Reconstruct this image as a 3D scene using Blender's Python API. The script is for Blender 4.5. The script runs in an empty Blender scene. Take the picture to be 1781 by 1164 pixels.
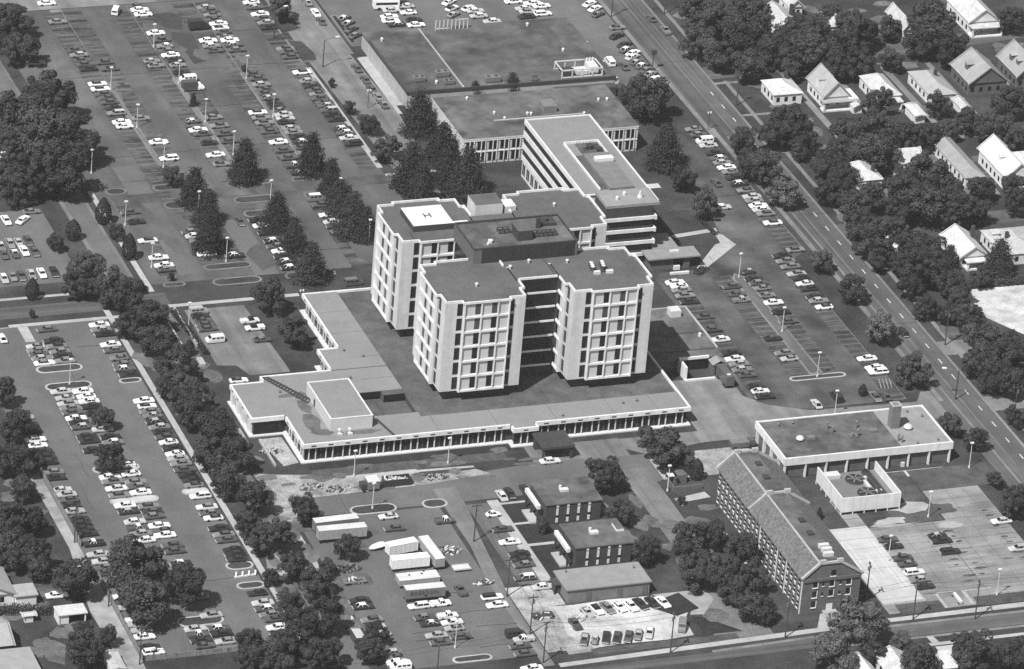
import bpy, math, random
from mathutils import Vector, Matrix
R=math.radians
SC=bpy.context.scene
COL=SC.collection
rnd=random.Random(7)
# ------------------------------------------------ camera, sky, sun, exposure
cam=bpy.data.objects.new('camera',bpy.data.cameras.new('camera')); COL.objects.link(cam); SC.camera=cam
PIT,ROL,YAW,DIST=0.4746,0.0864,0.3760,1523.0
_f=Vector((math.sin(YAW)*math.cos(PIT),math.cos(YAW)*math.cos(PIT),-math.sin(PIT)))
_r=Vector((math.cos(YAW),-math.sin(YAW),0)); _u=_r.cross(_f)
_rt=_r*math.cos(ROL)+_u*math.sin(ROL); _up=-_r*math.sin(ROL)+_u*math.cos(ROL)
CAM=-_f*DIST
m=Matrix.Identity(4)
for i in range(3): m[i][0]=_rt[i]; m[i][1]=_up[i]; m[i][2]=-_f[i]; m[i][3]=CAM[i]
cam.matrix_world=m
cam.data.sensor_width=36; cam.data.lens=9900/1781*36; cam.data.clip_start=10; cam.data.clip_end=6000
SUN_EL,SUN_AZ=R(53),R(35.5)          # shadows run towards +X +Y
sd=Vector((-math.cos(SUN_EL)*math.cos(SUN_AZ),-math.cos(SUN_EL)*math.sin(SUN_AZ),math.sin(SUN_EL)))
W=bpy.data.worlds.new('World'); SC.world=W; W.use_nodes=True
nt=W.node_tree; nt.nodes.clear()
sky=nt.nodes.new('ShaderNodeTexSky'); sky.sky_type='NISHITA'; sky.sun_disc=False
sky.sun_elevation=SUN_EL; sky.sun_rotation=math.atan2(sd.x,sd.y)
bw=nt.nodes.new('ShaderNodeRGBToBW'); bg=nt.nodes.new('ShaderNodeBackground'); wo=nt.nodes.new('ShaderNodeOutputWorld')
nt.links.new(sky.outputs[0],bw.inputs[0]); nt.links.new(bw.outputs[0],bg.inputs[0]); nt.links.new(bg.outputs[0],wo.inputs[0])
bg.inputs[1].default_value=0.085
sun=bpy.data.objects.new('sun',bpy.data.lights.new('sun','SUN')); COL.objects.link(sun)
sun.data.energy=4.6; sun.data.angle=R(0.53); sun.data.color=(1,1,1)
sun.rotation_euler=sd.to_track_quat('Z','Y').to_euler()
SC.view_settings.view_transform='Standard'; SC.view_settings.look='None'; SC.view_settings.gamma=1; SC.view_settings.exposure=0.4
SC.view_settings.use_curve_mapping=False
SC.cycles.use_denoising=False; SC.cycles.max_bounces=4; SC.cycles.diffuse_bounces=3

# ------------------------------------------------ materials (black and white film: all greys)
M={}
def mat(n,v,rough=.9,lo=.12,ls=.05,md=.12,ms=.4,fi=.1,fs=3.0,stain=0,ss=.08,stretch=None,st=.0,spec=.25,objrand=0,metal=0):
    a=bpy.data.materials.new(n); a.use_nodes=True; t=a.node_tree; b=t.nodes['Principled BSDF']
    b.inputs['Roughness'].default_value=rough; b.inputs['Specular IOR Level'].default_value=spec; b.inputs['Metallic'].default_value=metal
    g=t.nodes.new('ShaderNodeNewGeometry'); cur=None
    def mul(x,y):
        k=t.nodes.new('ShaderNodeMath'); k.operation='MULTIPLY'
        for i,q in enumerate((x,y)):
            if isinstance(q,float): k.inputs[i].default_value=q
            else: t.links.new(q,k.inputs[i])
        return k.outputs[0]
    def noise(scale,amt,det=3,vec=None,f0=.3,f1=.7,a0=None,a1=None):
        z=t.nodes.new('ShaderNodeTexNoise'); z.inputs['Scale'].default_value=scale; z.inputs['Detail'].default_value=det; z.inputs['Roughness'].default_value=.6
        t.links.new(vec or g.outputs['Position'],z.inputs['Vector'])
        r=t.nodes.new('ShaderNodeMapRange'); r.inputs[1].default_value=f0; r.inputs[2].default_value=f1
        r.inputs[3].default_value=1-amt if a0 is None else a0; r.inputs[4].default_value=1+amt if a1 is None else a1
        t.links.new(z.outputs[0],r.inputs[0]); return r.outputs[0]
    cur=float(v)
    if lo: cur=mul(cur,noise(ls,lo,4))
    if md: cur=mul(cur,noise(ms,md,4))
    if fi: cur=mul(cur,noise(fs,fi,2))
    if stain: cur=mul(cur,noise(ss,0,5,None,.5,.62,1.0,1-stain))
    if stretch:
        mp=t.nodes.new('ShaderNodeMapping'); mp.inputs['Scale'].default_value=stretch; t.links.new(g.outputs['Position'],mp.inputs['Vector'])
        cur=mul(cur,noise(1.0,0,3,mp.outputs[0],.38,.66,1+st*.5,1-st))
    if objrand:
        oi=t.nodes.new('ShaderNodeObjectInfo'); r=t.nodes.new('ShaderNodeMapRange'); r.inputs[3].default_value=1-objrand; r.inputs[4].default_value=1+objrand
        t.links.new(oi.outputs['Random'],r.inputs[0]); cur=mul(cur,r.outputs[0])
    if isinstance(cur,float): b.inputs['Base Color'].default_value=(cur,cur,cur,1)
    else: t.links.new(cur,b.inputs['Base Color'])
    M[n]=a; return a
mat('grass',0.042,lo=.35,ls=.025,md=.4,ms=.12,fi=.25,fs=1.5)
mat('lawn_dark',.026,lo=.2,md=.2,fi=.2,fs=1.2)
mat('dry_grass',.075,lo=.3,ls=.06,md=.3,ms=.25,fi=.2,fs=1.4)
mat('asphalt_lot',0.116,lo=.14,ls=.025,md=.12,ms=.15,fi=.18,fs=2.2,stretch=(.05,.012,.05),st=.18)
mat('asphalt_worn',0.099,lo=.32,ls=.022,md=.25,ms=.1,fi=.18,fs=2.2,stain=.22,ss=.05,stretch=(.09,.012,.05),st=.25)
mat('asphalt_dark',0.08,lo=.35,ls=.028,md=.34,ms=.11,fi=.18,fs=2.2,stain=.25,ss=.05,stretch=(.12,.012,.05),st=.25)
mat('asphalt_new',.048,lo=.12,md=.12,fi=.15,fs=2)
mat('stall_pavement',.078,lo=.32,ls=.022,md=.2,ms=.25,fi=.18,fs=2.2,stretch=(.07,.37,.1),st=.62)
mat('stall_dark',.064,lo=.25,ls=.04,md=.2,ms=.25,fi=.18,fs=2.2,stretch=(.07,.37,.1),st=.55)
mat('road',0.09,lo=.2,ls=.03,md=.12,ms=.2,fi=.15,fs=2.2,stretch=(.35,.006,.1),st=.3)
mat('road_cross',0.09,lo=.2,ls=.03,md=.12,ms=.2,fi=.15,fs=2.2,stretch=(.006,.35,.1),st=.28)
mat('old_road',0.155,lo=.25,ls=.04,md=.2,ms=.15,fi=.18,fs=2.2,stretch=(.3,.01,.1),st=.22)
mat('concrete',0.36,lo=.12,md=.12,ms=.5,fi=.1,stain=.15)
mat('concrete_pale',0.29,lo=.22,ls=.06,md=.2,ms=.25,fi=.1,stain=.3,ss=.1)
mat('concrete_apron',0.175,lo=.15,ls=.05,md=.15,ms=.25,fi=.2,stretch=(.2,.02,.1),st=.25)
mat('lot_pale',0.235,lo=.2,ls=.05,md=.12,ms=.25,fi=.2,stretch=(.05,.15,.1),st=.25,stain=.2,ss=.07)
mat('court',0.44,lo=.08,md=.08,fi=.05)
mat('gravel_white',.46,lo=.2,ls=.06,md=.2,ms=.25,fi=.15,fs=2,stain=.25,ss=.09)
mat('dirt',0.29,lo=.3,ls=.05,md=.4,ms=.25,fi=.25,fs=1.6)
mat('paint_line',0.24,lo=.1,md=.35,ms=.6,fi=.2)
mat('paint_white',.55,lo=0,md=.2,fi=.1)
mat('paint_pale',.62,lo=0,md=.1,fi=.05)
mat('roof_pale',0.21,lo=.06,md=.06,ms=.3,fi=.12,fs=2.5,stain=.1,ss=.05)
mat('roof_tower',0.1,lo=.1,md=.1,ms=.3,fi=.15,fs=2.5,stain=.15,ss=.07)
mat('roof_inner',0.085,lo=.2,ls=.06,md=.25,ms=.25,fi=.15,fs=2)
mat('roof_stained',0.095,lo=.45,ls=.03,md=.3,ms=.12,fi=.15,stain=.5,ss=.04)
mat('roof_old',0.11,lo=.3,ls=.08,md=.3,ms=.25,fi=.12,stain=.4,ss=.1)
mat('roof_light',0.24,lo=.08,md=.1,fi=.1)
mat('shingle',0.12,rough=.9,lo=.1,md=.3,ms=.9,fi=.35,fs=2.2)
mat('house_roof',0.46,lo=.05,md=.16,ms=.5,fi=.2,fs=2.5,objrand=.14)
mat('house_roof_grey',.3,lo=.05,md=.1,ms=.4,fi=.12,fs=3,objrand=.1)
mat('house_wall',.62,lo=.05,md=.12,fi=.1)
mat('tile_wall',0.52,rough=.6,lo=.05,md=.07,ms=.3,fi=.06,fs=1,stretch=(.5,.5,.03),st=.1)
mat('panel_wall',0.5,rough=.7,lo=.03,md=.05,fi=.05)
mat('white_trim',0.66,rough=.6,lo=.04,md=.09,ms=.4,fi=.04,stretch=(.6,.6,.05),st=.1)
mat('cream_wall',.55,lo=.06,md=.1,ms=.3,fi=.06)
mat('brick_dark',0.055,lo=.08,md=.15,ms=.5,fi=.15)
mat('brick_mid',0.11,lo=.08,md=.15,ms=.5,fi=.15)
mat('brick_pale',0.16,lo=.08,md=.15,ms=.5,fi=.1)
mat('glass',.014,rough=.3,lo=.2,ls=.3,md=0,fi=0,spec=.25)
mat('louver',.03,rough=.6,lo=.1,md=.1)
mat('metal_grey',0.16,rough=.5,lo=0,md=.1)
mat('metal_dark',.05,rough=.5,lo=0,md=.15)
mat('metal_pale',.55,rough=.45,lo=0,md=.1)
mat('wood_pole',.06,lo=0,md=.2)
mat('board',0.2,lo=.1,md=.25,ms=.8,fi=.2,stretch=(.8,.8,.05),st=.3)
mat('bark',.05,lo=0,md=.2)
mat('foliage',0.05,rough=.95,lo=.2,ls=.06,md=.3,ms=.35,fi=.25,fs=1.3,spec=.08,objrand=.22)
mat('foliage_pale',0.09,rough=.95,lo=.2,ls=.06,md=.3,ms=.35,fi=.25,fs=1.3,spec=.08,objrand=.2)
mat('foliage_dark',0.037,rough=.95,lo=.15,md=.25,ms=.5,fi=.25,fs=1.3,spec=.08,objrand=.2)
mat('glass_blind',.06,rough=.35,lo=0,md=.3,ms=.8,fi=0)
mat('roof_damp',.11,lo=.2,md=.3,ms=.3,fi=.15)
mat('bare_soil',0.11,lo=.3,ls=.06,md=.35,ms=.3,fi=.25,fs=1.6)
mat('lot_light',.33,lo=.2,ls=.06,md=.2,ms=.3,fi=.1)
mat('trailer_paint',.3,rough=.5,lo=0,md=.12,ms=.6,fi=.05)
mat('rubber',.02,lo=0,md=.1)
for k,v in dict(w=.75,l=.4,m=.19,d=.085,b=.032).items(): mat('car_'+k,v,rough=.32,lo=0,md=.04,fi=0,spec=.5,objrand=.18)

# ------------------------------------------------ mesh helpers
OFF={}
class MB:
    def __init__(s): s.v=[];s.f=[];s.m=[]
    def face(s,pts,m=0):
        b=len(s.v); s.v+= [tuple(p) for p in pts]; s.f.append(tuple(range(b,b+len(pts)))); s.m.append(m); return s
    def box(s,x0,x1,y0,y1,z0,z1,m=0,mt=None):
        b=len(s.v); s.v+=[(x,y,z) for z in (z0,z1) for x,y in ((x0,y0),(x1,y0),(x1,y1),(x0,y1))]
        for q,k in (((3,2,1,0),m),((4,5,6,7),m if mt is None else mt),((0,1,5,4),m),((1,2,6,5),m),((2,3,7,6),m),((3,0,4,7),m)):
            s.f.append(tuple(b+i for i in q)); s.m.append(k)
        return s
    def prism(s,poly,z0,z1,m=0,mt=None):
        n=len(poly); b=len(s.v); A=sum(poly[i][0]*poly[(i+1)%n][1]-poly[(i+1)%n][0]*poly[i][1] for i in range(n))
        if A<0: poly=poly[::-1]
        s.v+=[(x,y,z0) for x,y in poly]+[(x,y,z1) for x,y in poly]
        s.f.append(tuple(range(b+n-1,b-1,-1))); s.m.append(m)
        s.f.append(tuple(range(b+n,b+2*n))); s.m.append(m if mt is None else mt)
        for i in range(n):
            j=(i+1)%n; s.f.append((b+i,b+j,b+n+j,b+n+i)); s.m.append(m)
        return s
    def cyl(s,x,y,z0,z1,r0,r1=None,n=10,m=0,dx=0,dy=0,mt=None):
        r1=r0 if r1 is None else r1; b=len(s.v)
        for z,r,ox,oy in ((z0,r0,0,0),(z1,r1,dx,dy)):
            s.v+=[(x+ox+r*math.cos(2*math.pi*i/n),y+oy+r*math.sin(2*math.pi*i/n),z) for i in range(n)]
        s.f.append(tuple(range(b+n-1,b-1,-1))); s.m.append(m); s.f.append(tuple(range(b+n,b+2*n))); s.m.append(m if mt is None else mt)
        for i in range(n):
            j=(i+1)%n; s.f.append((b+i,b+j,b+n+j,b+n+i)); s.m.append(m)
        return s
    def dome(s,x,y,z,r,n=12,k=4,sq=1,m=0):
        b=len(s.v)
        for j in range(k):
            a=math.pi/2*j/k
            s.v+=[(x+r*math.cos(a)*math.cos(2*math.pi*i/n),y+r*math.cos(a)*math.sin(2*math.pi*i/n),z+r*sq*math.sin(a)) for i in range(n)]
        s.v.append((x,y,z+r*sq))
        for j in range(k-1):
            for i in range(n):
                q=(i+1)%n; s.f.append((b+j*n+i,b+j*n+q,b+(j+1)*n+q,b+(j+1)*n+i)); s.m.append(m)
        for i in range(n): s.f.append((b+(k-1)*n+i,b+(k-1)*n+(i+1)%n,b+k*n)); s.m.append(m)
        return s
    def bar(s,p,q,w,m=0):
        p=Vector(p);q=Vector(q); d=(q-p).normalized(); a=d.cross(Vector((0,0,1)))
        if a.length<.01: a=Vector((1,0,0))
        a=a.normalized()*w/2; c=d.cross(a).normalized()*w/2; b=len(s.v)
        for e in (p,q): s.v+=[tuple(e+a+c),tuple(e-a+c),tuple(e-a-c),tuple(e+a-c)]
        for f in ((3,2,1,0),(4,5,6,7),(0,1,5,4),(1,2,6,5),(2,3,7,6),(3,0,4,7)): s.f.append(tuple(b+i for i in f)); s.m.append(m)
        return s
    def loft(s,st,m=0):
        b=len(s.v); n=6
        for x,zb,zm,zt,wb,wm,wt in st: s.v+=[(x,-wb,zb),(x,-wm,zm),(x,-wt,zt),(x,wt,zt),(x,wm,zm),(x,wb,zb)]
        for i in range(len(st)-1):
            for j in range(n):
                k=(j+1)%n; s.f.append((b+i*n+j,b+i*n+k,b+i*n+n+k,b+i*n+n+j)[::-1]); s.m.append(m)
        s.f.append(tuple(range(b,b+n))[::-1]); s.m.append(m); e=b+(len(st)-1)*n; s.f.append(tuple(range(e,e+n))); s.m.append(m)
        return s
    def mesh(s,name,mats,off=(0,0,0)):
        me=bpy.data.meshes.new(name)
        me.from_pydata([(x-off[0],y-off[1],z-off[2]) for x,y,z in s.v],[],s.f)
        for k in mats: me.materials.append(M[k])
        if len(mats)>1: me.polygons.foreach_set('material_index',s.m)
        me.update(); return me
def props(o,label=None,cat=None,group=None,kind=None):
    if label: o['label']=label
    if cat: o['category']=cat
    if group: o['group']=group
    if kind: o['kind']=kind
    return o
def thing(name,label,cat,x=0,y=0,z=0,group=None,rz=0):
    o=bpy.data.objects.new(name,None); COL.objects.link(o); o.location=(x,y,z); o.rotation_euler[2]=R(rz); o.empty_display_size=.5
    OFF[o.name]=(x,y,z); return props(o,label,cat,group)
def part(name,mb,mats,parent,label=None,kind=None):
    if isinstance(mats,str): mats=[mats]
    off=OFF[parent.name]; o=bpy.data.objects.new(name,mb.mesh(name,mats,off)); COL.objects.link(o); o.parent=parent
    OFF[o.name]=off; return props(o,label,None,None,kind)
def solo(name,mb,mats,label,cat,x=0,y=0,z=0,group=None):
    if isinstance(mats,str): mats=[mats]
    o=bpy.data.objects.new(name,mb.mesh(name,mats,(x,y,z))); COL.objects.link(o); o.location=(x,y,z); OFF[o.name]=(x,y,z)
    return props(o,label,cat,group)
def struct(name,mb,mats,kind='structure'):
    if isinstance(mats,str): mats=[mats]
    o=bpy.data.objects.new(name,mb.mesh(name,mats)); COL.objects.link(o); o['kind']=kind; OFF[o.name]=(0,0,0); return o
UC={}
def ub(name,m,parent,x0,x1,y0,y1,z0,z1):
    k=(name,m)
    if k not in UC: UC[k]=MB().box(-.5,.5,-.5,.5,-.5,.5).mesh(name,[m])
    o=bpy.data.objects.new(name,UC[k]); COL.objects.link(o); off=OFF[parent.name]; o.parent=parent
    o.location=((x0+x1)/2-off[0],(y0+y1)/2-off[1],(z0+z1)/2-off[2]); o.scale=(x1-x0,y1-y0,z1-z0); return o
SHEET=[0.0]
def up_(z):
    SHEET[0]=(SHEET[0]+.00035)%.012; return z+SHEET[0]
def flat(*rects,z=.02):
    b=MB(); z0=z
    for x0,x1,y0,y1 in rects: z=up_(z0); b.face([(x0,y0,z),(x1,y0,z),(x1,y1,z),(x0,y1,z)])
    return b
def pflat(polys,z=.02):
    b=MB(); z0=z
    for p in polys:
        z=up_(z0)
        n=len(p); A=sum(p[i][0]*p[(i+1)%n][1]-p[(i+1)%n][0]*p[i][1] for i in range(n))
        b.face([(x,y,z) for x,y in (p if A>0 else p[::-1])])
    return b
def capsule(x0,x1,y0,y1,n=6):
    r=(y1-y0)/2; c=(y0+y1)/2; P=[]
    for i in range(n+1): a=-math.pi/2+math.pi*i/n; P.append((x1-r+r*math.cos(a),c+r*math.sin(a)))
    for i in range(n+1): a=math.pi/2+math.pi*i/n; P.append((x0+r+r*math.cos(a),c+r*math.sin(a)))
    return P
ORD=['','first','second','third','fourth','fifth','sixth','seventh','eighth','ninth','tenth','eleventh','twelfth','thirteenth','fourteenth','fifteenth','sixteenth','seventeenth','eighteenth','nineteenth','twentieth']
def ordn(i):
    if i<=20: return ORD[i]
    t={2:'twenty',3:'thirty',4:'forty',5:'fifty'}[i//10]
    return {2:'twentieth',3:'thirtieth',4:'fortieth',5:'fiftieth'}[i//10] if i%10==0 else t+'-'+ORD[i%10]

# ------------------------------------------------ ground, roads, lots, walks
struct('ground',flat((-1500,1500,-1500,1500),z=0),'grass')
S=struct
S('parking_lot',flat((-144,-104.4,-144,28.7),z=.02),'asphalt_lot')
S('parking_lot',flat((-87,-3.2,46,224),z=.02),'asphalt_worn')
S('parking_lot',flat((-200,-104.5,52,96),z=.02),'asphalt_lot')
S('parking_lot',pflat([[(50,-50),(54,-55),(91.7,-55),(91.7,28),(97.8,32),(97.8,106),(82,113),(80,62),(78,46),(80,39.6),(66,27),(50,27)]],z=.02),'asphalt_dark')
S('parking_lot',flat((14,98,184,330),z=.02),'asphalt_lot'); S('parking_lot',flat((81,98,139,184),z=.03),'asphalt_lot')
S('parking_lot',flat((-87.2,-49.6,-160.6,-85.5),z=.02),'asphalt_lot')
S('parking_lot',flat((-42.6,-35,-128,-86.5),z=.03),'asphalt_lot')
S('parking_lot',flat((43,91.5,-160,-103),z=.02),'lot_pale')
S('parking_lot',pflat([[(-38.5,-139.2),(-33,-139.6),(-24,-138.9),(-12.4,-139.3),(-10.2,-142.4),(-6.5,-145.4),(-5.6,-148),(-8.2,-152),(-8.6,-159.4),(-16,-160.2),(-27,-159.8),(-35,-160.3),(-39.2,-153),(-38,-146)]],z=.05),'gravel_white')
S('pavement',pflat([[(-12,-138.8),(2.4,-138.8),(2.4,-144.2),(-2.6,-150.5),(-6,-150),(-4,-146),(-9,-142)],[(-42.5,-138),(-37.5,-138.6),(-37,-154),(-34,-161.6),(-42,-162)]],z=.04),'concrete_pale')
S('unpaved_lot',pflat([[(-82.6,30),(-66,30),(-65.5,9),(-64.8,-9),(-76,-9),(-78,-3),(-83,-2)]],z=.02),'old_road')
S('lot_joint',flat(*[(43.5,91.2,y,y+.09) for y in range(-158,-104,5)],*[(x,x+.09,-159.5,-104) for x in range(57,91,5)],z=.05),'asphalt_lot')
S('pavement',flat((-87,-34,224.4,330),z=.02),'concrete_apron')
S('pavement',flat((-34,-3.2,224.2,330),z=.024),'asphalt_lot')
stalls=[]
for x0,x1,y0,y1 in ((-84,-78.2,50,96),(-70.3,-58.2,55,88),(-70.3,-58.2,105,222),(-50.2,-38,46,88),(-50.2,-38,103,222),(-30.2,-18,46,88),(-30.2,-18,103,222),(-9.2,-3.4,104,222)): stalls.append((x0,x1,y0,y1))
S('stall_strip',flat(*stalls,z=.04),'stall_pavement')
S('stall_strip',flat((51.5,57.2,-49,26),(65.8,71.4,-36,22),(74.6,79.6,-36,22),(86.8,91.6,-54,30),(92,97.6,32,106),z=.04),'stall_dark')
S('parking_line',flat(*[(x,x+5.2,y-.06,y+.06) for x,y0,y1 in ((51.8,-46,24),(66,-36,20),(74.8,-34,20),(86.6,-42,29),(92.4,33,104),(-70,60,220),(-63.6,120,220),(-50,110,220),(-44.2,110,220),(-30,100,220),(-23,110,220),(-9,106,220),(-84,50,96)) for y in [y0+2.75*i for i in range(int((y1-y0)/2.75)+1)]],z=.055),'paint_line')
S('parking_line',flat(*[(x,x+5,y-.05,y+.05) for x,y0,y1 in ((54.8,-152,-118),(67,-152,-118),(72,-152,-118),(85.8,-152,-110)) for y in [y0+2.7*i for i in range(int((y1-y0)/2.7)+1)]]+[(71.9,72.05,-152,-118)],z=.055),'asphalt_dark')
S('parking_line',flat((91.55,91.75,-55,30),(64,91.7,-55.1,-54.9),(97.7,97.9,32,106),(-83.9,-83.75,50,100),(-64.2,-63.9,120,222),(-44.1,-43.8,110,222),(-23.6,-23.3,100,222),(-67.3,-63.8,222,224),(71.2,71.4,-37,22),(75,75.2,-36,20),z=.06),'concrete_apron')
S('parking_line',pflat([[(87.2+i*1.0,-48.3),(87.5+i*1.0,-48.3),(88.9+i*1.0,-43),(88.6+i*1.0,-43)] for i in range(4)],z=.06),'paint_line')
S('lot_patch',pflat([[(-38,206),(-32,204),(-29.5,214),(-33,216.5),(-38,216)],[(-35.5,180),(-31.5,181.5),(-30,201),(-38,203.5),(-36,192)]],z=.05),'asphalt_new')
S('lot_lane',flat((-78,-71,50,118),(-57.6,-51,46,80),z=.035),'asphalt_lot')
# streets
S('street',flat((-97.2,-91.6,-400,400),z=.03),'asphalt_lot')
S('street',pflat([[(-1.5,400),(12,400),(12,179),(13.4,137),(12.1,118),(9,100),(8,60),(4,60),(0.3,101),(-1.6,173)]],z=.03),'old_road')
S('street',flat((-400,-97.2,33.8,40.3),z=.026),'road_cross'); S('street',flat((-91.6,-85,33.8,41),z=.026),'road_cross')
S('street',flat((-85,-30,34.3,41),z=.028),'asphalt_new')
S('street',flat((-84,0,94.2,99.8),z=.038),'asphalt_dark')
S('avenue',flat((99.6,112.6,-500,600),z=.03),'road')
S('street_edge',flat((98.6,100.1,106,600),(102.9,103.5,-500,106),(111.9,112.7,-500,600),z=.04),'concrete_apron')
S('street_edge',flat((-98.4,-97.2,40,400),(-91.6,-90.6,41,400),(12,13.2,179,400),z=.034),'old_road')
S('road_marking',flat(*[(109.2,109.5,y,y+2.6) for y in range(-200,140,9)],z=.045),'paint_white')
S('road_marking',flat((105.9,106.15,-300,400),(109.0,109.15,140,400),z=.045),'concrete_apron')
S('street',pflat([[(112.6,143.5),(420,178),(420,187),(112.6,152)]],z=.03),'road_cross')
S('street',pflat([[(-400,-174.5),(40,-171.2),(400,-172.5),(400,-165.4),(40,-165.9),(-7,-168.3),(-400,-172.8)]],z=.03),'road_cross')
S('street_edge',pflat([[(-7,-168.3),(40,-165.9),(400,-165.4),(400,-164.8),(40,-164.9),(-7,-167.2)],[(20,-171.4),(400,-172.7),(400,-173.6),(20,-172.4)]],z=.04),'concrete_apron')
S('alley',pflat([[(-48.3,-77),(-42.2,-77),(-42.8,-90),(-44.5,-103),(-47.2,-135),(-47,-166),(-49.9,-166),(-49.6,-120),(-48.3,-107)]],z=.035),'old_road')
S('alley',pflat([[(-146.8,-47),(-143.9,-47),(-144,-170),(-148.6,-170),(-149.8,-118),(-146.6,-88)]],z=.035),'concrete_pale')
S('lane',pflat([[(2,-77),(9.8,-77),(9.8,-102),(10.2,-146),(13,-163),(-4,-163),(-3,-150),(2.2,-144),(2,-97)]],z=.032),'old_road')
S('front_drive',pflat([[(-90,-84.6),(12,-84.6),(12,-70),(-18,-69),(-31,-70.5),(-50,-74.5),(-80,-75.3),(-90,-75.3)]],z=.024),'asphalt_lot')
S('apron',pflat([[(30,-33.5),(49,-33.5),(49,-45),(53.8,-51),(64,-56),(94,-57),(97,-52),(99.6,-52),(99.6,-67),(30,-67),(12,-70),(8,-66.5),(8,-61),(30,-61)]],z=.022),'concrete_apron')
S('apron',flat((-18,8,-70,-60.5),z=.021),'old_road')
S('dirt_strip',pflat([[(-91,-60),(-85,-62),(-78,-63.4),(-60,-64.4),(-49,-63.6),(-49,-74.3),(-80,-75.2),(-86,-74.4),(-90.4,-70)],[(-84,-43),(-78,-43),(-77.6,-57),(-82,-58)],[(-49,-70.2),(-34,-69),(-31,-72),(-50,-74.4)]],z=.028),'dirt')
S('dirt_strip',flat((-91.5,-86,-90,-64),(12,40,-84,-71),(-46.8,-38.4,-160,-128.4),(-38.6,-34.6,-139,-128.6),z=.04),'dirt')
# concrete walks
S('sidewalk',flat((-103.9,-102.3,-150,34),z=.06),'concrete')
S('sidewalk',flat((-88.9,-87.3,42,104),(-89.8,-88.4,-112,-93),(-131,-97.5,28.9,30.4),(-128.9,-126.2,20,29),(-140,-98,44.1,45.4),(-86,-49.5,32.2,33.9),(-4.1,-2.4,104,172),(13.1,14.4,137,176),(-3.2,14,98.8,100),(-36.8,-33.8,-127,-85.5),(-34,-26.8,-98.8,-97.8),(-34,-26.8,-109.8,-108.6),(-36.6,-27,-88.2,-87.2),z=.05),'concrete')
S('sidewalk',flat((99.9,101.3,-58,112),(115.7,117,-200,142),(115.7,117,153,300),(112.7,131,-34,-26),(112.7,130,-66,-58),(112.7,120,140,141.4),z=.05),'concrete_apron')
S('sidewalk',pflat([[(-46,-167.2),(-5,-165.6),(12,-165),(42,-163.6),(79,-163.4),(140,-163),(140,-160.8),(79,-161.2),(42,-161.8),(-5,-163.6),(-46,-165.4)],[(20,-176.6),(140,-176.2),(140,-175),(20,-175.2)],[(48,-175.2),(50,-175.2),(49.5,-172),(47.8,-172)],[(22,-164),(29,-163),(31,-156.2),(26,-156.2)]],z=.06),'concrete')
S('sidewalk',pflat([[(-76,-66.8),(-34,-68.2),(-34,-67.2),(-76,-65.6)],[(66,27),(80,39.6),(78.5,46),(76.5,48),(76,41.5),(74,40.5),(63.5,27.6)],[(64,48.5),(78,50.5),(78,48.5),(64,46.5)],[(36.6,-101),(43,-117),(44.5,-116.8),(38.2,-100.6)],[(11,-94),(20,-92),(20.6,-95),(14,-96),(11.6,-98)],[(12,-107),(13.5,-106),(18,-114),(16.5,-115)]],z=.05),'concrete')
S('sidewalk',flat((-90.2,-88,-144,-113),z=.06),'court')
S('pavement',flat((66,86.5,-95,-91.8),z=.05),'gravel_white')
S('pavement',pflat([[(131,1.5),(190,1),(190,-45),(150,-45),(137,-24),(131,-13)]],z=.05),'gravel_white')
S('pavement',pflat([[(-99.9,-101),(-97.2,-98),(-97.2,-112),(-102.3,-110)],[(55,-118),(62,-114),(70,-118),(60,-119)]],z=.04),'concrete_pale')
S('pavement',flat((57,60,108.5,114),(54.5,72,77.5,80.3),z=.045),'court')
S('tennis_court',flat((43.3,54.6,-155.2,-117.2),z=.04),'court')
S('court_line',flat(*[(a,a+.14,-149,-124) for a in (44.6,45.9,51.6,52.9)],(44.6,53,-149,-148.86),(44.6,53,-124.14,-124),(45.9,51.7,-143,-142.9),(45.9,51.7,-130.6,-130.5),(48.75,48.9,-143,-130.5),z=.06),'paint_pale')
S('street',flat((112.6,400,38.8,46.2),z=.03),'road_cross'); S('alley',flat((113,260,92.6,95.6),(117,133,88,91.6),z=.03),'old_road')
S('driveway',flat((134.6,136.8,96,146),(149.8,151.6,100,146),(166.4,168.6,104,146),(181.2,183,100,146),(199,201,110,150),(135.4,137,47,92),(151.8,153.6,47,84),(166.2,167.8,56,92),(117,136,62,63.2),(146.4,148.2,6,38),(112.8,130,118,119.2),(168,171,154,176),(190,193,152,168),(214,217,156,172),z=.034),'concrete_apron')
def blob(cx,cy,rx,ry,n=11):
    return [(cx+rx*rnd.uniform(.6,1.15)*math.cos(6.283*i/n),cy+ry*rnd.uniform(.6,1.15)*math.sin(6.283*i/n)) for i in range(n)]
S('bare_soil',pflat([blob(x,y,rnd.uniform(2,6),rnd.uniform(2,5)) for x,y in [(rnd.uniform(119,225),rnd.uniform(-60,200)) for i in range(130)] if not (y<9 and x>124)]+[blob(rnd.uniform(-101,-86),rnd.uniform(-150,30),rnd.uniform(1.5,4),rnd.uniform(2,6)) for i in range(50)]+[blob(rnd.uniform(-178,-150),rnd.uniform(-150,-40),rnd.uniform(2,5),rnd.uniform(2,5)) for i in range(30)]+[blob(rnd.uniform(-88,-18),rnd.uniform(-75,-60),rnd.uniform(1.5,4),rnd.uniform(.8,2)) for i in range(26)]+[blob(rnd.uniform(-10,20),rnd.uniform(-160,-86),rnd.uniform(1.5,4),rnd.uniform(1.5,4)) for i in range(24)],z=.075),'bare_soil')
S('lot_patch',pflat([blob(rnd.uniform(-86,-6),rnd.uniform(50,222),rnd.uniform(1.5,5),rnd.uniform(3,14),9) for i in range(40)],z=.07),'asphalt_worn')
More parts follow.
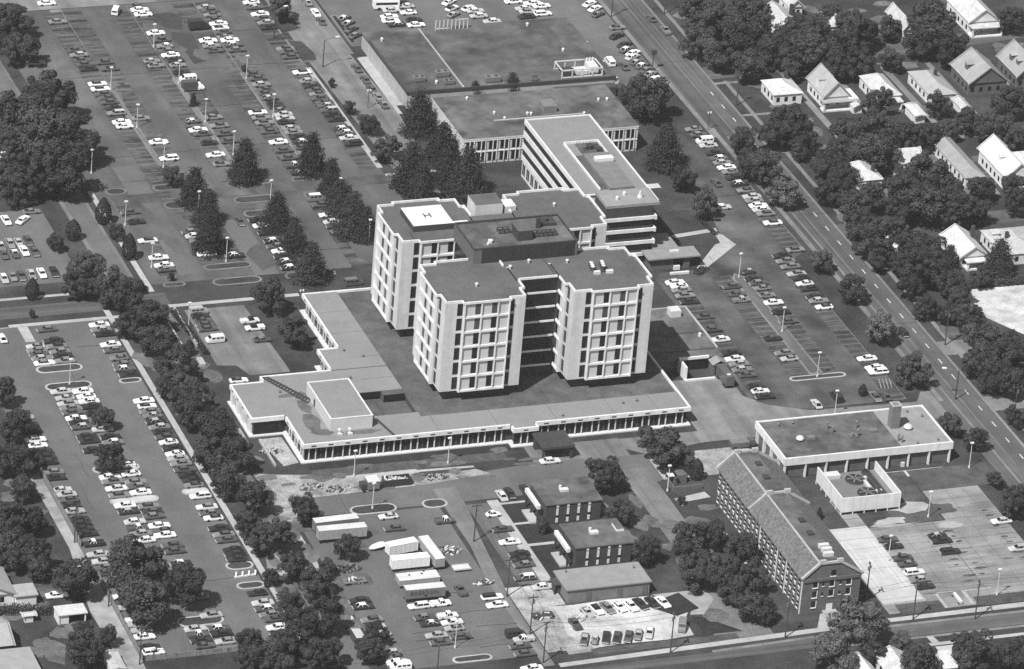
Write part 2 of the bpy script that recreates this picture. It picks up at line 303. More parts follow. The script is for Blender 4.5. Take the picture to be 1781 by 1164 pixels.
S('lot_patch',pflat([blob(rnd.uniform(-85,-52),rnd.uniform(-158,-80),rnd.uniform(1,3),rnd.uniform(1.5,4),9) for i in range(8)],z=.07),'asphalt_worn')
S('light_patch',pflat([blob(70,-110,6,3.4,15),blob(62,-116,5,2,15),blob(76,-121,4,2,15)],z=.07),'lot_light')
S('oil_patch',pflat([blob(77.6,-112.8,4,3.2,13),blob(rnd.uniform(80,84),-140,1.6,.5),blob(71,-146,2,.5),blob(75,-143,2,.5)]+[blob(x+rnd.uniform(-.6,.6),y,rnd.uniform(.7,1.7),rnd.uniform(.3,.6),7) for x,y0,y1 in ((68.8,-36,20),(77,-36,20),(89.4,-40,29),(94.8,33,104),(-67.4,60,220),(-61,120,220),(-47.3,105,220),(-41,105,220),(-27,105,220),(-20.5,105,220),(87.9,-150,-112),(70,-150,-122),(74.4,-150,-122)) for y in [y0+2.75*i+1.4 for i in range(int((y1-y0)/2.75))] if rnd.random()<.7],z=.085),'asphalt_dark')
def crack(x,y,a,L):
    P=[];Q=[]; n=int(L/3)+2
    for i in range(n): t=L*i/(n-1); ox=rnd.uniform(-.35,.35); P.append((x+t*math.cos(a)-ox*math.sin(a),y+t*math.sin(a)+ox*math.cos(a)))
    return [[(p[0],p[1]-.06 if abs(math.cos(a))>.5 else p[1]),(q[0],q[1]-.06 if abs(math.cos(a))>.5 else q[1]),(q[0]+(.1 if abs(math.cos(a))<.5 else 0),q[1]+.06),(p[0]+(.1 if abs(math.cos(a))<.5 else 0),p[1]+.06)] for p,q in zip(P,P[1:])]
ck=[]
for i in range(46):
    bx=rnd.choice(((-85,-10,50,220),(-142,-108,-140,25),(52,90,-50,100),(-85,-52,-158,-80),(100,112,-150,200))); a=rnd.choice((0,1.5708)); ck+=crack(rnd.uniform(bx[0],bx[1]-6),rnd.uniform(bx[2],bx[3]-8),a,rnd.uniform(6,26) if a else rnd.uniform(5,14))
ck+=crack(-85,123.6,.02,80)+crack(-86,176.5,0,84)
S('crack',pflat(ck,z=.1),'asphalt_new')
# lawns
S('lawn',flat((-76,-18.8,-61.6,-57.8),(-34,-26.6,-97.6,-88.4),(-33.6,-26.4,-108.4,-99),(-33.8,-26.2,-127.4,-110),(13.6,16.4,138,175),(52,64,46,77),z=.035),'lawn_dark')
S('lawn',flat((-87,-59,-19,-9.2),(-65,-52.4,-19,31.8),(-104.6,-104,-144,28),(54.6,76,-118.5,-91.4),(37,50,-117,-91),(11,20.6,-163,-84),(-12,2,-139,-86),(-130,-97.5,30.6,33.6),z=.032),'grass')
S('lawn',flat((62.6,75.3,-118,-92),(76,98.5,-103,-92),(46,58,-161,-156),(-36,2,-163.4,-160.6),(67,90,-160.8,-156.2),(-76,-48,-66,-61.6),(-46,-24,-66,-61.6),z=.05),'dry_grass')
S('lawn',pflat([[(-15.6,-143.5),(-5,-139.2),(-2.6,-147.5),(-9.5,-150)],[(-6,-151),(-3,-152),(4,-160),(-6,-160)]],z=.06),'lawn_dark')
S('garden_bed',flat((-175,-158,-118,-113),z=.04),'lawn_dark')
# kerbed islands: kerb ring with planting
def island(P,inner='grass',kerb=None):
    kerb=kerb or ('old_road' if P[0][1]>36 else 'concrete')
    cx=sum(p[0] for p in P)/len(P); cy=sum(p[1] for p in P)/len(P); xs=[p[0] for p in P]; ys=[p[1] for p in P]
    sx=1-.6*2/(max(xs)-min(xs)); sy=1-.5*2/(max(ys)-min(ys))
    S('kerb',MB().prism(P,0,.14),kerb)
    S('planting',pflat([[(cx+(x-cx)*sx,cy+(y-cy)*sy) for x,y in P]],z=.15),inner)
for a in ((-130.4,-117.8,2.2,6.2),(-130.6,-118,-7.6,-3.6),(-110.8,-104.6,-7.2,-4.4),(-130.4,-118,-52.5,-48.8),(-111.4,-104.2,-106.4,-102.4),(-111.6,-104.3,-116,-112.6),(-130.8,-119,-130.6,-126),(-72.6,-60.2,-86.2,-81.6),(-53.6,-46.8,-86.4,-82),(-70.5,-57,100.6,104.6),(-70.5,-57.6,89,93.8),(-49.7,-36.3,100,102.4),(-50.4,-37.4,89,93.2),(-30.4,-18,99.8,102.4),(-30,-18,88.6,93),(-50.2,-42.4,80.4,84.4),(-70.5,-56.7,51.2,54.7),(-70.5,-56.6,41.9,46),(-50,-35.5,41.8,46),(-84.2,-77.8,43.6,46.2),(-84.2,-78,100.6,104.6),(-70.8,-60.6,-160.4,-157.4),(64.8,81,-40,-37.4)):
    island(capsule(*a))
for a in ((-130.6,-117.8,-69.2,-65.8),(-111.4,-104.4,-67.6,-64.6)): island(capsule(*a),inner='court')
island([(71.2,-37),(75.2,-37),(75.2,20),(73,23),(71.2,20)],inner='asphalt_worn',kerb='concrete_apron')
for X in (-64.1,-43.9,-23.4): island([(X-.9,116),(X+.9,116),(X+.9,172),(X-.9,172)],inner='old_road',kerb='concrete_apron')
island([(3.6,180),(12.6,179),(12.9,206),(11,207),(4,190)][::1],inner='old_road',kerb='old_road')
island([(-4.2,176),(1.2,176),(2.2,181),(.6,190),(-4.2,192)]); island([(-4.2,196),(2.4,198),(3.6,203),(1,216),(-4.2,216)])
island([(14.2,186),(16.4,186),(16.6,206),(14.4,206)],inner='lawn_dark')
S('kerb',MB().box(-143.9,-104.4,28.7,28.95,0,.14).box(55,63,-152.9,-152.6,0,.14).box(66,73.5,-153.2,-152.8,0,.14).box(65.4,66.2,-159.5,-152.8,0,.14).box(73.2,91.5,-155.6,-155.2,0,.14).box(54.6,58.8,-153,-152.6,0,.14).box(58.2,58.8,-160,-153,0,.14),'concrete')
# ------------------------------------------------ hospital
H=thing('hospital_building','pale hospital with four six-storey towers on a wide low base, white helipad on one roof','hospital',-28,-17)
P0=[(-52,23.6),(-52,-7.9),(-57.7,-7.9),(-57.7,-19.6),(-77,-19.6),(-77,-22.4),(-86,-22.4),(-86,-41.6),(-77,-41.6),(-77,-57.6),(-21,-57.6),(-21,-60),(-14,-60),(-14,-57.6),(29,-57.6),(29,23.6)]
def inset(P,d):
    n=len(P); A=sum(P[i][0]*P[(i+1)%n][1]-P[(i+1)%n][0]*P[i][1] for i in range(n)); s=1 if A>0 else -1; out=[]
    for i in range(n):
        a,b,c=P[i-1],P[i],P[(i+1)%n]
        def nrm(p,q):
            L=math.hypot(q[0]-p[0],q[1]-p[1]); return (-(q[1]-p[1])/L*s,(q[0]-p[0])/L*s)
        n1,n2=nrm(a,b),nrm(b,c); out.append((b[0]+d*(n1[0]+n2[0]),b[1]+d*(n1[1]+n2[1])))
    return out
b=MB().prism(inset(P0,1.1),0,2.9)
for r in ((-50.9,-42,-19.6,22.5),(-56.6,-50.9,-19.6,-9),(-75.9,-42,-32.9,-20.7),(-84.9,-75.9,-40.5,-23.5),(-75.9,-56.05,-56.5,-32.9),(-56.05,27.9,-56.5,-46.05),(-42,27.9,-46.05,22.5),(-19.9,-15.1,-58.9,-56.5)): b.box(*r,2.9,4.28)
part('podium_wall',b,'brick_dark',H)
part('plinth',MB().prism(inset(P0,-.25),0,.35),'cream_wall',H)
b=MB()
for i in range(len(P0)):     # fascia and parapet, one length per side of the outline
    (x0,y0),(x1,y1)=P0[i],P0[(i+1)%len(P0)]
    xa,xb,ya,yb=min(x0,x1),max(x0,x1),min(y0,y1),max(y0,y1)
    if xa==xb: b.box(xa-.0,xa+.5,ya+.5,yb-.5,4.2,5.4) if (i in(0,2,4,6,8,10) ) else b.box(xa-.5,xa,ya+.5,yb-.5,4.2,5.4)
    else: b.box(xa,xb,ya,ya+.5,4.2,5.4) if y0<-40 else b.box(xa,xb,ya-.5,ya,4.2,5.4)
part('fascia',b,'white_trim',H)
b=MB()
for r in ((-51.5,-42.3,-19.6,23.1),(-57.2,-51.5,-19.6,-8.4),(-76.5,-42.3,-33,-20.1),(-85.5,-76.5,-41.1,-22.9),(-76.5,-56,-57.1,-33),(-56,28.5,-57.1,-48.4),(-56,-42.3,-48.4,-46),(-20.5,-14.5,-59.5,-57.1)):
    b.box(r[0],r[1],r[2],r[3],4.3,5.22)
part('roof',b,'roof_pale',H)
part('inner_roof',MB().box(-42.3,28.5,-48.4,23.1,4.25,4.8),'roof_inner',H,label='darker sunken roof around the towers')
part('light_well',MB().box(-55.9,-42.4,-45.9,-33.1,2.85,3.0).box(-48.2,-42.4,-35.4,-33.1,3.0,5.2).box(-50.2,-49.9,-45.9,-35.4,3.0,3.5),'roof_inner',H)
for i in range(6): ub('window','glass',H,-55.8+i*1.26,-54.6+i*1.26,-33.2,-32.98,3.05,5.1)
for i in range(4): ub('window','glass',H,-48.1+i*1.4,-46.8+i*1.4,-35.5,-35.38,3.05,5.1)
def facade(o,u0,u1,fix,n,bay=4.7,axis='x',out=-1):
    # columns in pairs, glass between, dark scupper openings in the fascia
    k=max(1,round((u1-u0)/bay)); s=(u1-u0)/k
    for i in range(k):
        c=u0+(i+.5)*s
        q=lambda a0,a1,d0,d1,z0,z1,nm,mm: ub(nm,mm,o,*( (a0,a1,*sorted((fix-out*d0,fix-out*d1))) if axis=='x' else (*sorted((fix-out*d0,fix-out*d1)),a0,a1)),z0,z1)
        q(c-s/2+.3,c+s/2-.3,1.0,1.12,.45,4.2,'window','glass')
        for e in (-.9,.9): q(c+e-.13,c+e+.13,.7,1.05,.4,4.2,'column','cream_wall')
        q(c-.65,c+.65,-.02,.05,4.55,4.95,'scupper','metal_dark')
facade(H,-76.4,-21.5,-57.6,0); facade(H,-20.6,-14.4,-60,0); facade(H,-13.4,28.6,-57.6,0)
facade(H,-7.2,23,-52,0,axis='y'); facade(H,-19.2,-8.6,-57.7,0,axis='y'); facade(H,-41.2,-22.8,-86,0,axis='y'); facade(H,-57,-42,-77,0,axis='y')
for i in range(4):
    y=-39.4+i*4.9
    for e in (0,1.1): ub('fin','white_trim',H,-85.7,-84.9,y+e,y+e+.75,.4,4.2)
part('recess_wall',MB().box(-85,-77.2,-41.05,-40.9,.4,4.2),'glass',H)
ub('rooftop_room','panel_wall',H,-67.9,-56.6,-51.6,-31.2,5.2,8.6)
b=MB()
for x0,x1,y0,y1 in ((-67.95,-67.65,-51.65,-31.15),(-56.85,-56.55,-51.65,-31.15),(-67.65,-56.85,-51.65,-51.35),(-67.65,-56.85,-31.45,-31.15)): b.box(x0,x1,y0,y1,8.6,8.85)
part('coping',b,'white_trim',H); ub('rooftop_room_roof','roof_pale',H,-67.6,-56.9,-51.3,-31.5,8.6,8.66); ub('door','metal_dark',H,-67.98,-67.88,-38.6,-37.6,5.25,7.4)
part('roof_stain',pflat([blob(-71,-46,2.6,6),blob(-70,-51.8,3.4,2),blob(-70.2,-38,1.6,5),blob(-69.6,-32,2,3),blob(-60,-53.6,7,1.3),blob(-73,-31,3,1.2)],z=5.23),'roof_damp',H)
b=MB(); b.bar((-76.5,-20.6,5.45),(-69,-36,5.45),.35).bar((-75.2,-20.6,5.45),(-67.9,-34.4,5.45),.35)
for i in range(16): t=i/15; b.bar((-76.5+7.5*t,-20.6-15.4*t,5.4),(-75.2+7.3*t,-20.6-13.8*t,5.4),.22)
part('pipe_rack',b,'metal_dark',H)
for x,y in ((-66,-53.4),(-63.3,-53.5)): part('roof_vent',MB().cyl(x,y,5.2,6.5,.25).cyl(x,y,6.5,6.9,.5,.2).box(x-.6,x+.6,y-.9,y-.2,5.2,5.7),'metal_pale',H)
for x,y in ((-74.5,-29),(-54,-25),(-51,-10),(12,-52),(16,-51.5),(-6,-55.5),(-47,-14),(-59,-16)): part('roof_vent',MB().cyl(x,y,4.9,5.7,.22).cyl(x,y,5.7,5.95,.4,.3),'metal_grey',H)
b=MB().bar((-54.3,-48,5.5),(-52.5,-57,5.5),.4); part('pipe_rack',b,'metal_dark',H)
LINK=[(-13.3,.2,-32,6.2),(-21,8,-19.4,-5.7)]
Z0,FL,ZR=7.8,4.27,33.42
def tower(xa,ya,hide):
    L=21.9; t=None
    def mp(side,u0,u1,d0,d1):
        if side=='S': return (xa+u0,xa+u1,ya-d1,ya-d0)
        if side=='N': return (xa+u0,xa+u1,ya+L+d0,ya+L+d1)
        if side=='W': return (xa-d1,xa-d0,ya+u0,ya+u1)
        return (xa+L+d0,xa+L+d1,ya+u0,ya+u1)
    B0,B1=4.75,17.35
    b=MB(); b.box(xa,xa+L,ya,ya+L,Z0,ZR-.02,0,1); b.box(xa+1.7,xa+L-1.7,ya+1.7,ya+L-1.7,4.75,Z0-.002,2)
    for s in 'SWNE':
        r=mp(s,B0,B1,.002,.55); b.box(*r,Z0,ZR-.02,0,1)
        r=mp(s,B0+.35,B1-.35,.55,.9); b.box(*r,ZR-.3,ZR-.03,0,1)
        for u0,u1,d0,d1 in [(0+.35*(s in 'NS')*0,B0-.35,-.35,0),(B0-.35,B0,-.35,1.2),(B1,B1+.35,-.35,1.2),(B1+.35,L,-.35,0)]+[(B0+i*.7,B0+(i+1)*.7,.85,1.2) for i in range(18)]:
            if s in 'WE' and (u0==0 or u1==L): u0,u1=(max(u0,.35),min(u1,L-.35))
            r=mp(s,u0,u1,d0,d1); cx,cy=(r[0]+r[1])/2,(r[2]+r[3])/2
            if any(q[0]-.1<cx<q[1]+.1 and q[2]-.1<cy<q[3]+.1 for q in LINK): continue
            b.box(*r,ZR-.022,34.0,3)
    t=part('tower',b,['tile_wall','roof_tower','brick_dark','white_trim'],H)
    for s in 'SWNE':
        hid=s in hide; hb=MB(); fb=MB()
        for u0,u1 in ((B0,B0+.35),(B1-.35,B1)): fb.box(*mp(s,u0,u1,.55,1.2),Z0,ZR-.022)
        for k in range(7):
            z=Z0+FL*k
            if k<6: fb.box(*mp(s,B0+.35,B1-.35,.55,1.1),z,z+.55)
        u=B0+.35
        cells=[('panel',2.95),('window',1.4),('fin',.3),('panel',2.85),('window',1.4),('fin',.3),('panel',2.7)]
        for nm,w in cells:
            if nm=='fin': fb.box(*mp(s,u,u+w,.55,1.15),Z0+.55,ZR-.3)
            for k in range(6):
                z=Z0+FL*k+.55; z1=z+FL-.55
                if nm=='panel':
                    r=mp(s,u+.12,u+w-.12,.55,.68)
                    (hb.box(*r,z+.1,z1-.12,1) if hid else ub('panel','panel_wall',t,*r,z+.1,z1-.12))
                elif nm=='window':
                    r=mp(s,u+.02,u+w-.01,.55,.7); (hb.box(*r,z+.25,z1-.02) if hid else ub('window',rnd.choice(('glass','glass','glass','glass_blind')),t,*r,z+.25,z1-.02))
                    if not hid: ub('window_sill','white_trim',t,*mp(s,u+.02,u+w,.56,.95),z-.02,z+.22)
            u+=w
        for u0,u1 in ((3.25,B0-.02),(B1+.02,18.85)):
            for k in range(6):
                z=Z0+FL*k+.6; r=mp(s,u0,u1,-.01,.06); (hb.box(*r,z,z+3.4) if hid else ub('window','glass',t,*r,z,z+3.4))
        part('bay_frame',fb,'white_trim',t)
        if hid: part('window',hb,['glass','panel_wall'],t,kind='stuff')
tower(-35.2,-41.3,'NE'); tower(0.1,-41.3,'NE'); tower(-35.2,-5.8,'NE'); tower(0.1,-5.8,'NE')
b=MB().box(-13.3,.2,-32,6.2,4.8,ZR-.03,0,1).box(-21,8,-19.4,-5.7,4.8,ZR-.05,0,1).box(-12,-1.3,-32,-31.65,ZR-.03,34,2)
k=part('link_block',b,['brick_dark','roof_tower','white_trim'],H)
for i in range(6):
    z=Z0+FL*i; ub('window','glass',k,-12.05,-1.4,-32.12,-31.98,z+.55,z+FL); ub('floor_band','white_trim',k,-12.05,-1.4,-32.3,-31.95,z,z+.55)
    ub('window','glass',k,-21.1,-20.98,-18,-7.4,z+.55,z+FL)
b=MB().box(-10.7,-3,6.9,13.4,4.8,36.1,0,1).box(-2.2,.9,7.3,11.6,4.8,34.8,0,2)
part('stair_block',b,['tile_wall','roof_tower','white_trim'],H)
b=MB().box(-20.9,8,-20.9,-5.1,33.3,37.3,0,1)
for q in ((-20.9,8,-20.9,-20.6),(-20.9,8,-5.4,-5.1),(-20.9,-20.6,-20.6,-5.4),(7.7,8,-20.6,-5.4)): b.box(*q,37.3,37.9,2)
ph=part('penthouse',b,['brick_mid','roof_old','metal_dark'],H)
for i in range(12): ub('louver_panel','louver',ph,-18.6+i*2.16,-16.55+i*2.16,-21.0,-20.88,33.6,37.7)
b=MB().box(-7.6,-3.6,-17.6,-12.6,37.3,40.2,0,1); part('elevator_box',b,['metal_dark','roof_tower'],ph)
part('roof_tank',MB().box(-.2,.8,-11.4,-10.6,37.3,40.2).box(1.2,5.6,-10.6,-7.2,37.3,38.2).cyl(3,-9,38.2,39,.8),'metal_dark',ph)
for x0,x1,y in ((-11.2,-8.2,-12.8),(-2.6,3.6,-16.4)):
    b=MB()
    for e in (0,1.6): b.bar((x0,y+e,37.9),(x1,y+e,37.9),.2); b.bar((x0,y+e,38.5),(x1,y+e,38.5),.2)
    n=int((x1-x0)/1.2)
    for i in range(n+1): x=x0+i*(x1-x0)/n; b.bar((x,y,37.3),(x,y,38.5),.2); b.bar((x,y+1.6,37.3),(x,y+1.6,38.5),.2); b.bar((x,y,38.5),(x,y+1.6,38.5),.2)
    part('pipe_frame',b,'metal_dark',ph)
part('roof_vent',MB().cyl(-15,-17,37.3,38.1,.7).cyl(-16,-18,37.3,37.8,.4),'metal_pale',ph)
b=MB().box(-30.4,-19.2,-.2,10.9,33.45,35.2,0,1)
for x0,x1,y0,y1 in ((-26.4,-26.2,2,8.6),(-23.4,-23.2,2,8.6)): b.box(x0,x1,y0,3.9,35.2,35.21,2).box(x0,x1,6.9,y1,35.2,35.21,2)
for x0,x1,y0,y1 in ((-28.4,-26.4,3.8,3.95),(-28.4,-26.4,6.75,6.9),(-23.2,-21.2,3.8,3.95),(-23.2,-21.2,6.75,6.9),(-28.4,-28.25,3.95,6.75),(-21.35,-21.2,3.95,6.75),(-26.2,-23.4,2,2.15),(-26.2,-23.4,8.45,8.6)): b.box(x0,x1,y0,y1,35.2,35.211,2)
hp=part('helipad',b,['metal_dark','paint_pale','metal_pale'],H)
part('helipad_letter',MB().box(-25.75,-25.4,4.1,6.6,35.2,35.23).box(-24.2,-23.85,4.1,6.6,35.2,35.23).box(-25.4,-24.2,5.15,5.55,35.2,35.23),'rubber',hp)
part('ramp',MB().box(-19.2,-15,.2,1.2,33.45,35.0),'paint_pale',hp)
b=MB()
for x,y in ((9.6,-27.5),(9.4,-28.7),(9.2,-29.9),(12.6,-27.4),(12.4,-28.6),(12.2,-29.8)): b.cyl(x,y,33.4,34.5,.75,.75,8,0).cyl(x,y,34.5,34.6,.6,.5,8,1)
b.box(8.8,10.4,-32.6,-31.6,33.4,34.2,1).box(12.2,14,-32.6,-31.6,33.4,34.2,1).bar((9.5,-31.5,33.7),(13,-31.5,33.7),.3)
part('rooftop_fan',b,['metal_dark','metal_pale'],H)
for x,y in ((4,-24.5),(-24,-33),(12,8),(-6,-22.6),(-12,-25)): part('roof_vent',MB().cyl(x,y,33.4,34.1,.28).cyl(x,y,34.1,34.4,.5,.35),'metal_pale',H)
b=MB()
for y in (-26,-14,0,12): b.box(-51.4,-42.4,y,y+.12,5.22,5.25)
for x in (-40,-24,-8,8,20): b.box(x,x+.12,-57,-48.5,5.22,5.25)
for x in (-20,0,14): b.box(x,x+.1,-48.2,-42.6,4.8,4.83)
part('roof_seam',b,'roof_damp',H)
part('roof_seam',MB().box(-1.6,-1.35,-32,-20.9,33.42,33.5).box(-31.5,-31.2,-5.5,0,33.44,33.5),'metal_dark',H)

# ------------------------------------------------ four-storey wing
E=thing('hospital_wing','four-storey brick wing with white floor bands and a sunken roof well behind the towers','hospital wing',44,62)
b=MB().box(34.9,54,43.6,92,0,17.2,0,1).box(38.2,51.8,34.6,43.6,0,17.2,2,1)
part('wall',b,['cream_wall','roof_light','brick_dark'],E)
b=MB().box(34.6,35,43.4,92.3,16.2,17.6).box(35,54.3,91.9,92.3,17.2,17.6).box(53.9,54.3,36.8,91.9,17.2,17.6).box(34.9,38.1,43.2,43.6,17.2,17.5)
part('fascia',b,'white_trim',E)
part('roof',MB().box(35,53.9,43.6,91.9,17.2,17.32).box(38.2,53.9,34.6,43.6,17.2,17.3),'roof_pale',E)
for z0,z1 in ((12.4,14.2),(8.7,10.4),(5.1,6.7)): ub('floor_band','white_trim',E,34.6,34.95,43.4,92.2,z0,z1)
for z0,z1 in ((14.2,16.2),(10.4,12.4),(6.7,8.7)):
    for i in range(14): ub('window','glass',E,34.78,34.96,43.8+i*3.45,43.8+i*3.45+3.3,z0,z1)
for i in range(14): ub('window','glass',E,34.82,34.96,44.4+i*3.45,45.2+i*3.45,1,4.2); ub('window','glass',E,34.82,34.96,45.6+i*3.45,46.4+i*3.45,1,4.2)
for z in (13.1,9.4,5.7,2.0):
    ub('floor_band','white_trim',E,37.9,52.6,34.2,34.7,z,z+1.0); ub('window','glass',E,39.5,51.6,34.5,34.64,z-1.7,z-.02); ub('slab_end','white_trim',E,52.6,53.2,34.2,36.4,z-.25,z+1.0)
b=MB()    # open roof well with window walls and machinery
b.box(43.3,50.2,67.6,75.2,17.3,17.34,0).box(40.4,43,46,67.6,17.31,17.35,0)
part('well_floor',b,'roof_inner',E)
for x0,x1,y0,y1,z0,z1 in ((40.3,50.4,75.2,75.5,17.3,18),(50.2,50.5,67.4,75.2,17.3,18),(40.1,40.4,45.6,75.2,17.3,18)): ub('coping','white_trim',E,x0,x1,y0,y1,z0,z1)
ub('rooftop_room','brick_pale',E,43,50.2,45.2,67.4,17.3,18.0); ub('skylight','paint_pale',E,44.9,50.1,61.6,63.6,18.0,18.9)
for i in range(5): ub('mullion','white_trim',E,41.6+i*2,41.8+i*2,75.05,75.2,17.34,17.9)
part('machinery',MB().cyl(46.5,71.5,17.34,18.6,1).box(48,49.6,69,70.4,17.34,18.3).bar((44,70,18.2),(49,72,18.2),.3),'metal_dark',E)
ub('roof_step','roof_light',E,38.3,53.8,34.7,44,17.3,17.9)
for x,y in ((42.6,38.4),(45.6,40.8)): part('roof_vent',MB().cyl(x,y,17.8,18.5,.5).dome(x,y,18.5,.5),'metal_pale',E)
part('roof_vent',MB().cyl(49.4,38.6,17.8,18.6,.9,.7).cyl(49.4,38.6,18.6,19.8,.5,.3),'metal_pale',E)
T2=thing('office_wing','two-storey office wing with paired dark windows and a flat stained roof','office building',47,115)
part('wall',MB().box(20.6,73.2,101.8,129.4,0,7.6),'cream_wall',T2)
part('roof',MB().box(20.3,73.5,101.5,129.7,7.6,8.0,0,1),['white_trim','roof_old'],T2)
part('roof_curb',MB().box(33,60,111.6,112.1,8,8.25),'concrete',T2); ub('rooftop_unit','brick_pale',T2,49,53,114.4,119.2,8,10)
for x,y in ((45,114),(44,114.3),(36.4,112.4),(34.6,116.3),(60.3,111.5),(67.6,119.6),(70.2,119.5),(30,127)): part('roof_vent',MB().cyl(x,y,8,8.5,.35).dome(x,y,8.5,.45),'metal_pale',T2)
for z in (.8,4.3):
    ub('floor_band','white_trim',T2,20.5,73.3,101.5,101.82,z+2.8,z+3.1)
    for i in range(15):
        x=21.3+i*3.48
        for e in (0,1.25): ub('window','glass',T2,x+e,x+e+.95,101.66,101.84,z,z+2.75); ub('mullion','white_trim',T2,x+e+1.0,x+e+1.2,101.45,101.84,z-.1,z+2.8)
        ub('panel','panel_wall',T2,x+2.45,x+3.35,101.7,101.84,z,z+2.75)
DK=thing('parking_deck','long flat-roofed deck building with a stained roof and pale side wall','parking deck',48,161)
part('wall',MB().box(16.6,80.6,140.3,182.6,0,4.6),'concrete',DK); part('pier',MB().box(13.9,16.4,142.6,176.4,0,.05),'concrete',DK)
part('roof',MB().box(16.3,80.9,140,182.9,4.6,5.0,0,1),['metal_dark','roof_stained'],DK)
part('coping',MB().box(16.3,16.9,140,176,5.0,5.5).box(16.9,80.9,140,140.5,5.0,5.35),'metal_dark',DK); part('roof_seam',MB().box(33.8,34.3,140.5,182.5,5.0,5.12),'concrete',DK)
for i in range(12): ub('wall_panel','concrete',DK,16.3,16.62,142+i*2.85,144.7+i*2.85,.1,4.55)
b=MB()
for x in (64.5,67.7,70.8,74,77):
    for y in (141.6,148): b.bar((x,y,5),(x,y,7.6),.3)
for y in (141.6,148):
    for z in (5.3,7.6): b.bar((64.5,y,z),(77,y,z),.3)
for x in (64.5,77): b.bar((x,141.6,7.6),(x,148,7.6),.3)
part('equipment_screen',b,'metal_pale',DK)
b=MB().box(66,69,143,146.6,5,6.4,0).box(69.8,73.2,143.4,146.4,5,6.2,1).box(73.5,76.2,142.6,147.2,5,7.6,1)
for i in range(3): b.cyl(74+i*.9,146.9,7.6,8.6,.3,.3,8,1)
part('cooler',b,['metal_dark','metal_pale'],DK)
for x,y,w,d,h in ((22.5,147.5,3.4,2,1.2),(30.2,149.6,4,2.2,1.3),(30.4,144,3,1.6,1),(43.6,143.6,4.6,2.4,1.4),(56,141.8,2,1,1)):
    b=MB().box(x-w/2,x+w/2,y-d/2,y+d/2,5.3,5.3+h,0)
    for e in (-.25,.25): b.cyl(x+e*w,y,5.3+h,5.5+h,.5,.5,8,1)
    for e in (-.4,.4): b.box(x+e*w-.1,x+e*w+.1,y-.8,y+.8,5,5.3,1)
    part('rooftop_unit',b,['metal_grey','metal_dark'],DK)
for x,y in ((20.5,176),(67,179),(71.5,160),(27,145)): part('roof_vent',MB().cyl(x,y,5,5.6,.4).dome(x,y,5.6,.5),'metal_pale',DK)
for x,y in ((79.6,166.5),(79.4,158),(79.8,152.5),(79.8,141.2)): part('wall_unit',MB().box(x+.8,x+2.2,y-.7,y+.7,0,3.6).cyl(x+1.5,y,3.6,4.4,.6),'metal_pale',DK)
part('loading_block',MB().box(61.6,80.2,137.2,140.2,0,3.2).box(81,83.4,137.5,141,0,2.6),'brick_dark',DK)
b=MB()
for i in range(9): b.bar((38.6+i*1.25,180.4,5),(38.6+i*1.25,180.4,8.2),.25)
b.bar((38.6,180.4,5.4),(43,180.4,5.4),.25).bar((45.4,180.4,8),(48.6,180.4,8),.25)
part('pipe_frame',b,'metal_pale',DK)

# ------------------------------------------------ pavilion, annex, canopy, powerhouse
PV=thing('entrance_pavilion','low flat-roofed pavilion joined to a slab canopy beside the brick wing','pavilion',57,30)
part('roof',MB().box(49.2,64.6,27.8,33.7,3.6,4.0).box(53,60.4,34.2,43,3.4,3.8),'roof_light',PV); part('wall',MB().box(50.5,57,28.8,33.5,0,3.6).box(60,61.8,28.6,31,0,3.6),'brick_mid',PV)
part('skylight',MB().box(56.6,59.2,30.6,31.6,4.0,4.5),'metal_pale',PV); part('pier',MB().box(54,60,35,42.6,0,3.4),'brick_dark',PV)
part('bench_wall',MB().box(55,60.5,25.2,25.8,0,.7).box(57,58.8,27.9,28.6,0,1.2),'white_trim',PV)
AN=thing('loading_annex','low annex with a weathered roof and dark loading bay beside the right-hand tower','annex',44,-14)
part('wall',MB().box(31,49.2,-28,0,0,3.3),'brick_mid',AN); part('roof',MB().box(30.7,49.5,-28.4,.3,3.3,3.5,0,1),['concrete_apron','roof_old'],AN)
part('coping',MB().box(49.2,49.7,-24,.4,3.5,3.75).box(30.7,49.2,0,.4,3.5,3.75),'concrete',AN); part('roof_joint',MB().box(31,49,-14.6,-14.2,3.5,3.6).box(31,49,-24.2,-23.8,3.5,3.62),'metal_dark',AN)
ub('rooftop_unit','metal_pale',AN,43.2,46.2,-5.2,-2.2,3.5,5.4); part('roof_vent',MB().cyl(47.2,-16.8,3.5,4.2,.5).dome(47.2,-16.8,4.2,.5),'metal_pale',AN)
b=MB().box(36.6,37.2,-34,-28.4,0,4).box(36.6,45.2,-29,-28.4,3.4,4.1).box(36.6,45.2,-34.6,-34,0,.5); part('dock_frame',b,'white_trim',AN); ub('dock_door','glass',AN,37.2,45,-28.5,-28.3,.4,3.4)
GH=thing('gatehouse','small gable-roofed gatehouse over the truck dock','gatehouse',47,-31)
part('roof',MB().face([(44.8,-32.8,3.2),(47,-32.8,4.3),(47,-29.4,4.3),(44.8,-29.4,3.2)]).face([(47,-32.8,4.3),(49.3,-32.8,3.2),(49.3,-29.4,3.2),(47,-29.4,4.3)]).box(44.9,49.2,-32.7,-29.5,3.0,3.19),'roof_light',GH)
part('wall',MB().box(45.2,45.8,-32.4,-29.6,0,3).box(48.4,48.9,-32.4,-29.6,0,3),'brick_mid',GH)
DT=thing('dock_truck','dark box trailer backed under the small gatehouse roof','truck',46.9,-37)
part('box',MB().box(45.8,48.1,-40.6,-32.9,.9,3.6),'car_d',DT); part('hatch',MB().box(46.4,47.4,-39.6,-38.9,3.6,3.75),'metal_pale',DT)
